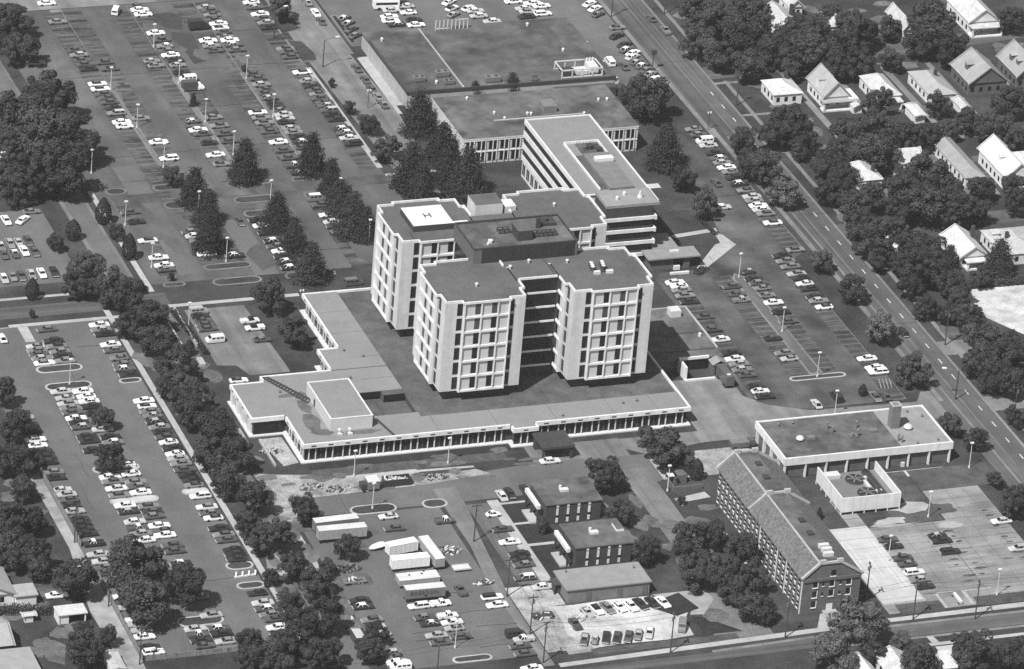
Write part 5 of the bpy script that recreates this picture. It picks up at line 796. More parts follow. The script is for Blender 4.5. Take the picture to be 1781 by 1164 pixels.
TREES=[
('upper street corner grove',[(-83.3,207.9,10.9,10.6,'d'),(-88.4,198.6,9.1,9.0,'d'),(-85.6,187.7,11.9,11.5,'d'),(-88.3,148.4,16.9,15.7,'d'),(-98.2,142.5,16.8,15.6,'d'),(-90.5,123.4,16.6,15.5,'d'),(-99.2,123.2,17.5,16,'d'),(-105.2,123.9,12.2,11.7,'d'),(-87.2,118.0,10.4,10.2,'d'),(-98.4,101.8,17.3,16,'d'),(-105.0,104.3,13.8,13.1,'d'),(-111.8,106.6,10.3,10.1,'d'),(-110.8,99.1,10.3,10.1,'d')]),
('long sidewalk tree belt',[(-105.8,45.1,11.9,11.5,'d'),(-108.4,41.0,9.2,9.1,'d'),(-101.4,35.1,11.2,10.8,'d'),(-98.0,30.7,9.7,9.6,'d'),(-95.7,18.8,11.1,10.7,'d'),(-101.7,17.0,8.3,8.3,'d'),(-97.8,5.0,10.3,10.1,'d'),(-96.2,-9.0,11.6,11.2,'d'),(-100.3,-18.9,10.2,9.9,'d'),(-96.9,-28.1,10.8,10.5,'d'),(-100.8,-35.5,9.4,9.3,'d'),(-97.1,-46.9,12.3,11.8,'d'),(-94.9,-57.5,9.9,9.8,'d'),(-101.9,-58.3,10.6,10.3,'d'),(-101.3,-71.4,9.8,9.7,'d'),(-97.6,-81.7,10.1,9.9,'d'),(-86.3,-88.1,8.7,8.7,'d'),(-101.9,-90.9,8.3,8.4,'d'),(-99.1,-101.0,11.1,10.7,'d'),(-81.1,-107.4,6.9,7.1,'d'),(-97.5,-114.7,8.5,8.5,'d'),(-88.2,-113.8,4.7,5.2,'d'),(-103.7,-116.1,4.6,5.2,'d'),(-94.4,-123.9,9.0,9.0,'d'),(-104.1,-133.6,9.8,9.6,'d'),(-98.5,-141.0,10.5,10.3,'d'),(-86.9,-148.5,6.5,6.8,'d'),(-107.0,-148.3,10.5,10.2,'d'),(-119.1,-147.9,7.8,7.9,'d'),(-91.4,-155.9,7.8,7.9,'d'),(-102.8,-156.6,10.4,10.2,'d'),(-114.1,-156.0,9.3,9.2,'d'),(-120.9,-155.9,8.0,8.1,'d')]),
('trees behind the board fence',[(-143.6,-14.3,8.8,8.8,'d'),(-146.6,-32.6,10.5,10.2,'d'),(-152.3,-48.4,10.3,10.1,'d'),(-147.3,-50.1,7.8,7.9,'d'),(-152.0,-63.0,8.1,8.1,'d'),(-159.9,-81.6,10.7,10.4,'d'),(-153.3,-80.2,7.7,7.8,'d'),(-163.5,-95.4,10.6,10.4,'d'),(-158.3,-96.5,9.1,9.0,'d'),(-158.4,-102.3,7.6,7.7,'d'),(-152.1,-113.0,12.4,11.9,'d'),(-150.2,-135.4,5.3,5.8,'d'),(-158.7,-143.2,10.6,10.4,'d')]),
('trees over the island row',[(-122.1,-30.7,6.7,6.9,'d'),(-126.4,-52.4,9.1,9.0,'d'),(-138.0,-114.6,16.7,15.6,'d'),(-127.7,-121.4,13.3,12.6,'d'),(-139.3,-130.1,13.8,13.1,'d')]),
('small street side plants',[(-0.6,157.8,2.7,3.2,'d'),(-1.0,139.2,3.6,4.3,'d'),(-89.9,84.3,4.4,7.5,'o'),(-100.6,76.2,4.1,6.9,'o'),(-89.5,72.8,5.1,5.6,'d'),(-107.7,69.8,5.7,6.1,'d'),(-88.9,61.9,4.7,8.0,'o'),(-81.3,47.0,2.2,2.6,'d'),(-120.8,44.1,4.0,6.8,'o'),(-123.9,32.9,2.3,2.8,'d'),(-88.7,4.8,2.9,5.0,'o')]),
('upper lot tree rows',[(-22.7,172.1,2.2,2.6,'d'),(-44.0,152.6,2.8,4.2,'c'),(-23.8,103.9,9.6,12.4,'c'),(-43.8,102.7,10.5,13.4,'c'),(-64.9,102.1,6.9,7.2,'d'),(-22.9,88.9,8.7,11.2,'c'),(-62.0,90.8,9.0,11.6,'c'),(-24.3,77.2,9.7,12.4,'c'),(-61.9,78.8,8.9,11.5,'c'),(-43.8,72.3,9.4,12.1,'c'),(-24.5,64.5,12.0,15.2,'c'),(-21.8,61.1,8.2,10.7,'c'),(-66.2,62.3,9.9,12.6,'c'),(-43.3,58.0,8.2,10.6,'c'),(-44.1,39.9,9.8,12.5,'c')]),
('lane trees behind the helipad',[(-1.4,204.8,9.6,9.5,'d'),(49.4,142.0,6.1,8.2,'c'),(37.8,141.4,5.0,6.9,'c'),(14.8,124.1,10.4,13.2,'c'),(-0.2,124.8,7.1,7.3,'d'),(15.6,105.9,10.6,13.5,'c'),(-0.4,108.1,8.8,8.8,'d'),(0.8,89.7,10.8,13.8,'c'),(11.3,90.1,8.4,10.9,'c'),(15.2,82.3,12.6,15.9,'c'),(0.7,79.1,10.4,13.3,'c')]),
('pair beside the low podium',[(-60.8,23.5,10.0,9.8,'d'),(-60.2,3.9,9.2,9.1,'d')]),
('trees near the brick offices',[(13.3,-78.4,14.7,13.9,'d'),(16.2,-81.2,8.0,8.1,'d'),(20.2,-85.2,3.8,6.5,'o'),(-5.6,-86.8,10.5,10.2,'d'),(11.6,-97.4,2.5,3.0,'d'),(-7.9,-104.1,7.5,7.7,'d'),(-28.5,-104.3,4.4,4.9,'d'),(11.5,-121.4,8.7,8.7,'d'),(4.4,-121.9,10.3,10.0,'d'),(-8.8,-124.0,9.0,8.9,'d'),(14.9,-129.9,10.2,10.0,'d'),(-0.1,-138.7,12.0,11.5,'d'),(5.4,-141.6,10.8,10.5,'d'),(12.4,-142.6,9.2,9.1,'d'),(6.5,-147.8,7.7,7.8,'d'),(7.8,-156.8,8.8,8.8,'d'),(9.9,-159.1,5.5,5.9,'d')]),
('bottom street trees',[(29.7,-171.5,14.0,13.3,'d'),(38.4,-178.8,6.4,6.7,'d'),(51.6,-190.0,13.3,12.7,'d'),(18.0,-184.6,13.9,13.1,'d'),(62.6,-191.2,9.4,9.3,'d'),(28.3,-183.5,7.5,7.7,'d'),(37.3,-192.9,11.7,11.3,'d')]),
('avenue lawn trees',[(81.9,129.9,8.3,8.4,'d'),(83.4,120.3,14.1,13.3,'d'),(102.9,94.2,8.6,8.6,'d'),(77.2,89.5,10.7,13.6,'c'),(99.3,76.2,10.3,10.0,'d'),(100.8,72.2,12.0,11.5,'d'),(76.7,72.8,8.4,8.5,'d'),(101.8,58.6,10.5,10.3,'d'),(76.4,56.2,9.4,9.3,'d'),(96.6,19.0,7.7,7.8,'d'),(98.3,0.2,8.5,8.5,'d'),(96.2,-24.7,9.7,9.6,'d'),(95.8,-48.4,9.6,9.5,'d'),(80.7,-51.0,2.3,3.9,'o'),(94.4,-77.3,7.3,7.5,'d'),(97.9,-85.9,6.8,7.0,'d'),(95.3,-105.2,4.8,5.3,'d'),(93.5,-121.2,9.2,9.1,'d'),(43.8,-111.4,2.2,3.4,'c')]),
('woods around the farthest houses',[(119.3,173.6,15.0,14.1,'d'),(133.9,171.1,15.0,14.1,'d'),(161.2,172.8,9.4,9.3,'d'),(214.9,158.2,10.6,10.3,'d'),(122.8,166.7,14.9,14.0,'d'),(187.0,153.9,16.0,14.9,'d'),(163.2,159.5,13.5,12.8,'d'),(149.0,162.7,11.6,11.2,'d'),(154.6,165.5,7.5,7.6,'d'),(176.5,160.5,7.9,8.0,'d'),(164.5,153.4,12.3,11.8,'d'),(126.3,155.8,14.9,14.0,'d'),(188.6,148.0,12.3,11.8,'d'),(113.2,157.2,13.0,12.3,'d'),(181.0,146.4,12.3,11.8,'d'),(139.1,153.6,10.4,10.1,'d'),(144.5,144.1,14.4,13.6,'d'),(152.6,144.3,12.2,11.7,'d'),(133.7,146.3,12.2,11.7,'d'),(116.2,149.3,11.1,10.7,'d'),(186.1,138.9,8.9,8.9,'d'),(168.0,138.7,8.1,8.2,'d'),(122.1,140.2,12.1,11.6,'d'),(155.5,135.6,10.0,9.8,'d'),(147.6,136.2,9.9,9.8,'d'),(136.1,138.2,9.9,9.7,'d')]),
('trees between the house rows',[(152.2,111.3,9.8,9.7,'d'),(189.4,101.2,12.4,11.9,'d'),(169.8,107.8,8.0,8.1,'d'),(173.3,94.5,8.0,8.1,'d'),(117.5,96.7,14.4,13.6,'d'),(179.0,86.9,10.5,10.2,'d'),(144.2,91.2,12.3,11.7,'d'),(166.2,90.6,6.9,7.1,'d'),(133.5,87.3,14.0,13.2,'d'),(113.2,94.3,10.0,9.8,'d'),(156.0,85.9,10.4,10.2,'d'),(183.8,82.1,8.7,8.6,'d'),(148.4,83.8,12.2,11.7,'d'),(119.8,90.1,10.7,10.4,'d'),(127.9,80.6,10.3,10.1,'d'),(117.4,86.5,6.1,6.4,'d'),(134.9,74.4,13.9,13.2,'d'),(119.8,70.6,10.3,10.0,'d'),(144.5,57.6,14.9,14.0,'d'),(122.1,64.9,10.3,10.0,'d'),(135.7,52.1,13.8,13.0,'d'),(158.8,51.5,9.2,9.1,'d'),(168.2,49.8,9.2,9.1,'d'),(145.0,47.1,14.1,13.3,'d'),(114.6,58.0,8.8,8.8,'d'),(125.7,52.0,10.9,10.6,'d'),(136.2,40.9,13.7,13.0,'d'),(165.6,40.9,8.4,8.5,'d'),(118.1,46.7,10.1,9.9,'d'),(145.5,37.7,11.6,11.1,'d'),(128.8,41.1,10.1,9.9,'d'),(152.1,38.2,8.8,8.7,'d')]),
('trees by the gravel yard',[(115.6,35.1,10.1,9.9,'d'),(123.5,29.7,9.7,9.6,'d'),(114.1,24.3,12.5,11.9,'d'),(124.3,20.5,9.7,9.5,'d'),(128.4,16.5,10.4,10.1,'d'),(145.9,8.4,9.3,12.0,'c'),(112.8,16.1,7.6,7.7,'d'),(133.2,13.5,5.9,7.8,'c'),(118.3,12.0,9.6,9.5,'d'),(125.2,6.1,9.6,9.5,'d'),(119.5,4.0,11.3,10.9,'d'),(137.3,1.6,5.8,6.2,'d'),(126.9,-4.8,9.6,9.4,'d'),(114.4,-1.8,7.5,7.6,'d'),(124.5,-13.1,7.5,7.6,'d'),(114.2,-13.2,7.4,7.6,'d'),(119.4,-17.0,7.4,7.6,'d'),(123.0,-23.1,8.8,8.7,'d'),(121.0,-38.9,12.7,12.2,'d'),(128.3,-39.7,9.4,9.3,'d'),(120.9,-49.5,12.7,12.1,'d'),(115.1,-48.8,11.0,10.6,'d'),(116.1,-56.9,10.9,10.6,'d'),(119.3,-61.2,9.2,9.2,'d'),(113.7,-75.9,6.2,6.5,'d')])]
# ------------------------------------------------ copying a thing with its parts, no operators
def copy_thing(o,x,y,z=0,rz=0,label=None,group=None,sc=None):
    c=o.copy(); COL.objects.link(c); c.location=(x,y,z); c.rotation_euler[2]=R(rz)
    if sc: c.scale=sc
    if label: c['label']=label
    if group: c['group']=group
    for ch in o.children:
        d=ch.copy(); COL.objects.link(d); d.parent=c; d.matrix_parent_inverse=ch.matrix_parent_inverse
        for g in ch.children: e=g.copy(); COL.objects.link(e); e.parent=d
    return c
# ------------------------------------------------ vehicles
def cabin(b0,b1,t0,t1,wb,wt,z0,z1):
    g=MB(); P=[(b0,-wb,z0),(b1,-wb,z0),(b1,wb,z0),(b0,wb,z0)]; Q=[(t0,-wt,z1),(t1,-wt,z1),(t1,wt,z1),(t0,wt,z1)]
    for i in range(4): j=(i+1)%4; g.face([P[i],P[j],Q[j],Q[i]])
    r=MB(); r.box(t0-.06,t1+.06,-wt-.04,wt+.04,z1-.01,z1+.035)
    for s in (-1,1):   # pillars
        r.bar((b0,s*wb,z0),(t0,s*wt,z1),.1).bar((b1,s*wb,z0),(t1,s*wt,z1),.07).bar(((b0+b1)/2-.15,s*(wb+.005),z0),((t0+t1)/2-.1,s*(wt+.005),z1),.09)
    return g,r
def car_shape(k):
    if k=='s':
        b=MB().loft([(-2.74,.42,.55,.68,.84,.88,.8),(-2.6,.26,.55,.83,.9,.97,.86),(-1.7,.22,.55,.92,.92,.98,.88),(1.2,.22,.55,.9,.92,.98,.88),(2.5,.26,.52,.81,.9,.96,.84),(2.72,.42,.5,.64,.82,.86,.78)])
        g,r=cabin(-1.75,1.15,-1.1,.42,.84,.64,.88,1.36); w=1.62
    elif k=='c':
        b=MB().loft([(-2.5,.42,.55,.7,.8,.84,.76),(-2.35,.26,.55,.82,.86,.92,.8),(-1.5,.22,.55,.93,.88,.94,.84),(.9,.22,.55,.9,.88,.94,.84),(2.3,.26,.5,.78,.84,.9,.78),(2.5,.42,.5,.6,.76,.8,.72)])
        g,r=cabin(-1.95,.85,-.95,.2,.8,.6,.88,1.3); w=1.45
    elif k=='g':
        b=MB().loft([(-2.74,.42,.6,.86,.84,.9,.82),(-2.6,.26,.55,.92,.9,.97,.86),(1.2,.22,.55,.92,.92,.98,.88),(2.5,.26,.52,.82,.9,.96,.84),(2.72,.42,.5,.64,.82,.86,.78)])
        g,r=cabin(-2.55,1.15,-2.2,.42,.85,.68,.9,1.45); w=1.62
    elif k=='e':
        b=MB().loft([(-2.0,.4,.55,.62,.5,.55,.4),(-1.7,.28,.6,.95,.74,.76,.5),(-.9,.25,.6,.98,.78,.8,.6),(.8,.25,.6,.95,.78,.8,.6),(1.6,.28,.55,.82,.72,.74,.42),(2.0,.4,.5,.6,.5,.55,.36)])
        g,r=cabin(-1.4,.75,-.7,.3,.68,.5,.92,1.45); r.dome(-.2,0,1.4,.62,10,3,.25); w=1.2
    elif k=='v':
        b=MB().loft([(-2.5,.4,1,1.95,.94,.98,.86),(-2.35,.3,1,2.05,.96,1,.88),(1.1,.3,1,2.05,.96,1,.88),(1.75,.3,.9,1.35,.96,1,.92),(2.5,.35,.7,1.05,.92,.96,.86)])
        g=MB().face([(1.17,-.84,1.98),(1.74,-.88,1.38),(1.74,.88,1.38),(1.17,.84,1.98)][::-1]);
        for s in (-1,1):
            for x0 in (-2.1,-1.0,.2): g.box(x0,x0+.85,s*.965-.03,s*.965+.03,1.3,1.75)
        g.box(-2.53,-2.42,-.7,.7,1.25,1.75); r=MB().box(-2.2,.9,-.7,.7,2.04,2.09); w=1.6
    elif k=='p':
        b=MB().loft([(-2.7,.4,.6,.78,.86,.9,.84),(-2.6,.3,.6,.84,.92,.96,.9),(-.55,.3,.6,.86,.94,.98,.92),(1.1,.3,.6,.98,.94,.98,.9),(2.4,.32,.6,.92,.9,.95,.84),(2.6,.42,.6,.7,.82,.86,.78)])
        for s in (-1,1): b.box(-2.6,-.6,s*.88-.06,s*.88+.06,.84,1.12)
        b.box(-2.66,-2.58,-.85,.85,.84,1.1); g,r=cabin(-.5,1.2,-.35,.55,.84,.68,.96,1.62); w=1.65
    else:
        b=MB().loft([(1.1,.4,1,2.1,.95,1,.85),(2.2,.4,1,2.1,.95,1,.85),(2.6,.4,.9,1.3,.95,1,.9),(3.2,.45,.8,1.15,.9,.95,.85)]); b.box(-3.2,1.1,-.9,.9,.5,.8)
        g=MB().face([(2.23,-.84,2.0),(2.6,-.9,1.35),(2.6,.9,1.35),(2.23,.84,2.0)][::-1]); r=MB().box(-3.3,.95,-1.15,1.15,.8,3.1); w=2.1
    return b,g,r,w
SH={k:car_shape(k) for k in 'scgevpk'}
WH=MB()
for i in range(10):
    a,c=2*math.pi*i/10,2*math.pi*(i+1)/10
    WH.face([(.33*math.cos(a),-.11,.33*math.sin(a)),(.33*math.cos(c),-.11,.33*math.sin(c)),(.33*math.cos(c),.11,.33*math.sin(c)),(.33*math.cos(a),.11,.33*math.sin(a))][::-1])
for s in (-.11,.11): WH.face([(.33*math.cos(2*math.pi*i/10),s,.33*math.sin(2*math.pi*i/10)) for i in range(10)][::(1 if s<0 else -1)])
whm=WH.mesh('wheel',['rubber'])
TRIM=MB().box(2.66,2.8,-.85,.85,.4,.56).box(-2.82,-2.68,-.85,.85,.4,.56); trm=TRIM.mesh('bumper',['metal_pale'])
NAME=dict(s='car',c='car',g='station_wagon',e='small_car',v='van',p='pickup_truck',k='box_truck')
KIND=dict(s='car',c='hardtop',g='station wagon',e='rounded small car',v='van',p='pickup truck',k='box truck')
TONE=dict(w='white',l='pale grey',m='mid-grey',d='dark grey',b='black')
MESH={}
def cmesh(k,part_,tone):
    key=(k,part_,tone)
    if key not in MESH:
        mm={'body':'car_'+tone,'roof':'car_'+tone,'window':'glass'}[part_]; MESH[key]=SH[k][{'body':0,'window':1,'roof':2}[part_]].mesh(part_,[mm])
    return MESH[key]
def make_car(x,y,rz,k,t,rt,label,group):
    o=bpy.data.objects.new(NAME[k],None); COL.objects.link(o); o.location=(x,y,.055); o.rotation_euler[2]=R(rz); o.empty_display_size=.5
    props(o,label,'car' if k in 'sce' else KIND[k].split()[-1] if k!='g' else 'station wagon',group)
    for nm,tt in (('body',t),('window',''),('roof',rt)):
        c=bpy.data.objects.new(nm,cmesh(k,nm,tt)); COL.objects.link(c); c.parent=o
    w=SH[k][3]
    for sx in (-w,w):
        for sy in (-.84,.84):
            c=bpy.data.objects.new('wheel',whm); COL.objects.link(c); c.parent=o; c.location=(sx,sy,.33)
            if k in 'kp' : c.scale=(1.15,1.1,1.15); c.location[2]=.38
    if k in 'sg':
        for e in (0,): c=bpy.data.objects.new('bumper',trm); COL.objects.link(c); c.parent=o
    return o
cs=[]
for i,(x,y,a,code,row) in enumerate(CARS):
    k=code[2:3] or ('s' if rnd.random()<.72 else 'c'); cs.append([x,y,a,k,code[0],code[1],row])
byrow={}
for c in cs: byrow.setdefault(c[6],[]).append(c)
OWN={(-52.7,77.8):'turned across the lane between tree islands',(-33.2,35.8):'driving on the dark cross street behind the podium corner',(-134.7,22.5):'leaving by the driveway at the street corner of the lower lot',(-64.2,-89.1):'parked against the oval island near the trailers',(-64.5,-95.2):'beside the trailers below the oval island',(-36.0,-149.3):'parked by the dirt pile near the utility pole',(88.5,76.8):'driving down the aisle under the avenue trees',(84.3,61.5):'half under a lawn-side tree across from the avenue row',(86.3,159.1):'standing by the edge of the stained deck roof',(89.6,156.0):'beside the white van at the deck edge',(-155.9,-110.3):'parked on the grass above the carport',(-153.8,-125.5):'tucked under the white carport roof',(-14.0,-69.7):'stopped at the dark entrance canopy'}
def dcam(c): return (Vector((c[0],c[1],0))-CAM).length
plain=sorted([c for c in cs if c[3] in 'scge'],key=dcam); near=set(id(c) for c in plain[:298])
far=MB(); FM=['car_w','car_l','car_m','car_d','car_b','glass','rubber']; fi={'w':0,'l':1,'m':2,'d':3,'b':4}
def addfar(src,m,x,y,a):
    ca,sa=math.cos(R(a)),math.sin(R(a)); b=len(far.v); far.v+=[(x+px*ca-py*sa,y+px*sa+py*ca,pz+.055) for px,py,pz in src.v]
    far.f+=[tuple(b+i for i in f) for f in src.f]; far.m+=[m]*len(src.f)
for row,L in byrow.items():
    if row in('K1','K2','K3','G1','G2','E6','C6'): L.sort(key=lambda c:c[0]); end='from fence end' if row[0]=='K' else 'from alley end' if row[0] in 'GC' else 'from annex end'
    else: L.sort(key=lambda c:-c[1]); end='from far end'
    for i,c in enumerate(L):
        x,y,a,k,t,rt,_=c
        if a==0 and rnd.random()<(.75 if row in('L3','L4','U8','E4','E5') else .4): a=180
        a+=rnd.uniform(-1.6,1.6)
        if k in 'scge' and id(c) not in near:
            b,g,r,w=SH[k]; addfar(b,fi[t],x,y,a); addfar(g,5,x,y,a); addfar(r,fi[rt],x,y,a)
            for sx in (-w,w):
                for sy in (-.95,.95): wb=MB().box(sx-.3,sx+.3,sy-.08,sy+.08,0,.6); addfar(wb,6,x,y,a)
            continue
        d=TONE[t]+(' ' if t==rt or k in 'vk' else ' '+('pale' if rt in 'wl' else 'dark')+'-roofed ')+KIND[k]
        if row is None:
            lab=d+' '+OWN[min(OWN,key=lambda q:abs(q[0]-x)+abs(q[1]-y))]; grp=None
        elif k=='e': lab='%s, %s %s, %s'%(TONE[t]+' rounded small car',ordn(i+1),end,ROWS[row]); grp='parked cars: '+ROWS[row]
        elif row in('AV','R2'):
            lab='%s driving, %s car %s on the %s'%(d,ordn(i+1),end,ROWS[row]); grp='cars driving'
        else:
            lab='%s, %s %s, %s'%(d,ordn(i+1),end,ROWS[row]); grp='parked cars: '+ROWS[row]
        make_car(x,y,a,k,t,rt,lab,grp)
far_o=bpy.data.objects.new('distant_cars',far.mesh('distant_cars',FM)); COL.objects.link(far_o); props(far_o,'many small parked cars filling the far lots','parked cars',None,'stuff')
# dark box truck and ribbed bus of the far lots come from the car table or here
BU=thing('bus','white bus with a ribbed roof at the upper edge lot','bus',32.3,209,0,rz=-6)
part('body',MB().box(28.8,36.6,207.2,209.9,.5,3),'car_w',BU); b=MB()
for i in range(4): b.box(28.9,36.5,207.35+i*.6,207.75+i*.6,3,3.12)
part('roof_rib',b,'metal_pale',BU); part('window',MB().box(29.4,36,207.14,207.22,1.8,2.5),'glass',BU)
for x in (30.4,35): part('wheel',MB().box(x-.45,x+.45,207.1,207.5,.0,.9),'rubber',BU)
def trailer(label,x,y,rz,L,m,zr=3.8,zb=1.1,w=2.5,round_=False,name='semi_trailer',cat='trailer',dolly=True):
    o=thing(name,label,cat,x,y,.03,rz=rz)
    def lb(*a): return MB().box(x+a[0],x+a[1],y+a[2],y+a[3],a[4],a[5])
    part('body',lb(-L/2,L/2,-w/2,w/2,zb,zr-.08),m,o); part('roof',lb(-L/2-.04,L/2+.04,-w/2-.04,w/2+.04,zr-.08,zr),'metal_pale' if m!='car_w' else 'car_w',o)
    for e in (-.44,-.33,.4) if L>8 else (-.1,.1):
        for s in (-1,1): part('wheel',MB().cyl(0,0,0,.3,.48,n=10),'rubber',o).location=(0,0,0); o.children[-1].matrix_basis=Matrix.Translation((e*L,s*(w/2-.3)+.15,.5-.02))@Matrix.Rotation(R(90),4,'X')@Matrix.Translation((x,y,.03))
    b=MB(); n=int(L/1.2)
    for i in range(n+1): xx=-L/2+i*L/n; b.box(x+xx-.04,x+xx+.04,y-w/2-.04,y-w/2,zb,zr-.1)
    part('side_rib',b,m,o)
    return o
trailer('grey semi trailer parked farther under the trees by the front drive',-79.4,-92.7,1.5,11.4,'metal_grey'); trailer('pale semi trailer in front, its end near the oval island',-79.2,-97.1,-1.5,12.4,'trailer_paint')
trailer('white camper trailer parked slightly askew beside the trailers',-66.5,-106.4,9,7.9,'car_w',3.2,.6,2.5,name='camper_trailer')
trailer('white box trailer in the middle of the trailer group',-67,-114.2,-.7,9.6,'car_w',3.5,.9)
t=trailer('low pale flat-topped trailer between two box trailers',-67.4,-121.8,-.5,10.4,'trailer_paint',2.4,.8,3.6,name='flat_trailer')
for xx,yy in ((-69.5,-121.4),(-66.2,-121.3),(-65.4,-120.2)): part('hatch',MB().box(xx-.2,xx+.2,yy-.2,yy+.2,2.4,2.6),'rubber',t)
br=trailer('grey trailer lettered BREASON on its long side',-68.2,-129.3,-1.5,10,'metal_grey',3.7)
fc=bpy.data.curves.new('lettering','FONT'); fc.body='BREASON'; fc.size=1.55; fc.align_x='CENTER'; fc.align_y='CENTER'; fc.extrude=.02; fc.space_character=1.12; fc.materials.append(M['metal_dark'])
ft_=bpy.data.objects.new('lettering_curve',fc); COL.objects.link(ft_); bpy.context.view_layer.update(); me=bpy.data.meshes.new_from_object(ft_.evaluated_get(bpy.context.evaluated_depsgraph_get())); bpy.data.objects.remove(ft_)
fo=bpy.data.objects.new('lettering',me); COL.objects.link(fo); fo.parent=br; fo.location=(-.3,-1.3,2.5); fo.rotation_euler=(R(90),0,0)
part('emblem',MB().face([(-68.7,-130.62,1.9),(-68.2,-130.62,1.35),(-67.7,-130.62,1.9)]),'metal_dark',br)
trailer('long grey trailer standing crosswise beside the debris pile',-60.2,-111,-87,11.8,'trailer_paint',3.5)
BT=thing('covered_boat','white covered boat on a trailer before the camper','boat',-71.9,-103.5,0,rz=19)
part('hull',MB().loft([(-73.9,-0,0,0,0,0,0)]*0+[(-2.4,.7,1,1.1,.1,.15,.1),(-1.4,.5,.9,1.4,.5,.8,.5),(1,.5,.9,1.7,.7,1,.4),(2.3,.6,.9,1.4,.6,.9,.5)]),'car_w',BT).location=(71.9-71.9,0,0)
hb=BT.children[0]; hb.data.transform(Matrix.Translation((-71.9,-103.5,0)))
for yy in (-.9,.9): part('wheel',MB().box(-71.5,-70.9,-103.5+yy-.12,-103.5+yy+.12,0,.6),'rubber',BT)
def pile(name,label,cat,x,y,rx,ry,n,h,mats,sz=(.3,1.6),seed=1):
    q=random.Random(seed); o=thing(name,label,cat,x,y); bs={k:MB() for k in mats}
    for i in range(n):
        a=q.uniform(0,6.28); d=math.sqrt(q.random()); px,py=x+rx*d*math.cos(a),y+ry*d*math.sin(a); L=q.uniform(*sz); k=q.choice(mats); z=q.uniform(.05,h*(1-d*.7)); a2=q.uniform(0,3.14)
        bs[k].bar((px-L/2*math.cos(a2),py-L/2*math.sin(a2),z),(px+L/2*math.cos(a2),py+L/2*math.sin(a2),z+q.uniform(0,.3)),q.uniform(.15,.5))
    for k,b in bs.items():
        if b.v: part('scrap',b,k,o,kind='stuff')
    return o
pile('junk_pile','dark heap of junk under the tree by the bright white walk','junk pile',-82.2,-111.6,3.2,1.7,70,1.4,['metal_dark','brick_dark','metal_grey'],seed=2)
jt=pile('loaded_trailer','flat trailer loaded with odd scrap beside the white walk','trailer',-82.6,-118.2,2.6,1.1,40,1.6,['metal_grey','metal_dark','metal_pale'],seed=3); part('deck',MB().box(-85.4,-79.6,-119.4,-117,.5,.75),'metal_grey',jt)
for xx in (-84.4,-80.8):
    for yy in (-119.3,-117.1): part('wheel',MB().box(xx-.35,xx+.35,yy-.1,yy+.1,0,.6),'rubber',jt)
pile('debris_pile','scattered heap of boards and white scraps beside the crosswise trailer','debris pile',-55.2,-108.2,4,2,70,.6,['metal_pale','board','metal_dark'],seed=4)
ft=thing('flatbed_trailer','small empty flatbed trailer near the alley edge','trailer',-54.2,-117.4); part('deck',MB().box(-56.6,-52.2,-118.6,-116.4,.5,.7).box(-56.6,-52.2,-118.7,-118.6,.6,1.0).box(-56.6,-52.2,-116.4,-116.3,.6,1.0),'metal_pale',ft)
for yy in (-118.5,-116.5): part('wheel',MB().box(-55,-54.4,yy-.1,yy+.1,0,.6),'rubber',ft)
pile('debris_pile','heap of scrap on the kerb stub by the alley','debris pile',-51,-125,2.6,1,45,1.3,['metal_grey','metal_dark','metal_pale'],seed=5)
for i,(x,y,lab) in enumerate(((-83,-50,'low dirt heap beyond the podium notch'),(-72,-72.4,'broken paving heap near the front lawn'),(-78,-70,'rubble heap beside the front drive trees'),(-45.5,-71.4,'mixed rubble heap beside the lawn ramp'),(16,-75,'pale rubble heap beside the long brick block end'),(-33,-146.2,'white gravel heap by the dark trailers'))):
    pile('rubble_heap',lab,'rubble',x,y,3.2,1.6,60,.7,['dirt','concrete','metal_dark'] if i!=5 else ['gravel_white','concrete'],(.2,1.3),seed=20+i)
bt=thing('work_truck','pale-roofed work truck on the dirt strip before the podium','truck',-63.6,-73.6); part('box',MB().box(-65,-62,-75.2,-72,.6,2.8),'metal_grey',bt); part('roof',MB().box(-65.1,-61.9,-75.3,-71.9,2.8,2.95),'metal_pale',bt); part('cab',MB().box(-66.6,-65.05,-74.6,-72.4,.5,1.9),'metal_dark',bt)
for xx in (-66,-62.8):
    for yy in (-75.2,-72.2): part('wheel',MB().box(xx-.4,xx+.4,yy-.12,yy+.12,0,.8),'rubber',bt)
dp=thing('dumpster','black open dumpster heaped with pale rubbish on the dirt strip','dumpster',-56.6,-72.6); b=MB()
for q in ((-60.2,-53,-73.9,-73.7),(-60.2,-53,-71.5,-71.3),(-60.2,-60,-73.7,-71.5),(-53.2,-53,-73.7,-71.5)): b.box(*q,.1,2)
b.box(-60,-53.2,-73.7,-71.5,.1,1.3); part('bin',b,'car_b',dp); pq=MB(); q=random.Random(9)
for i in range(40): xx,yy=q.uniform(-59.6,-53.6),q.uniform(-73.4,-71.7); pq.bar((xx,yy,1.4),(xx+q.uniform(-.8,.8),yy+q.uniform(-.4,.4),q.uniform(1.4,2.1)),q.uniform(.15,.5))
part('rubbish',pq,'metal_pale',dp,kind='stuff')
pd=thing('dump_truck','dark open truck by the powerhouse corner','truck',37.6,-71.4); part('bed',MB().box(35,40,-72.6,-70.2,.5,1.9,0,1),['car_d','metal_grey'],pd); part('cab',MB().box(40.05,41.6,-72.4,-70.4,.5,2.2),'car_d',pd)
for xx in (36,40.6):
    for yy in (-72.6,-70.2): part('wheel',MB().box(xx-.4,xx+.4,yy-.12,yy+.12,0,.85),'rubber',pd)
dg=pile('trailer_wreck','dark broken trailer and barrels beside the white gravel heap','trailer',-42,-143.6,3,1.6,40,1.2,['metal_dark','metal_grey','metal_pale'],seed=31); part('deck',MB().box(-45,-39.6,-144.6,-142.4,.5,.8),'metal_dark',dg)
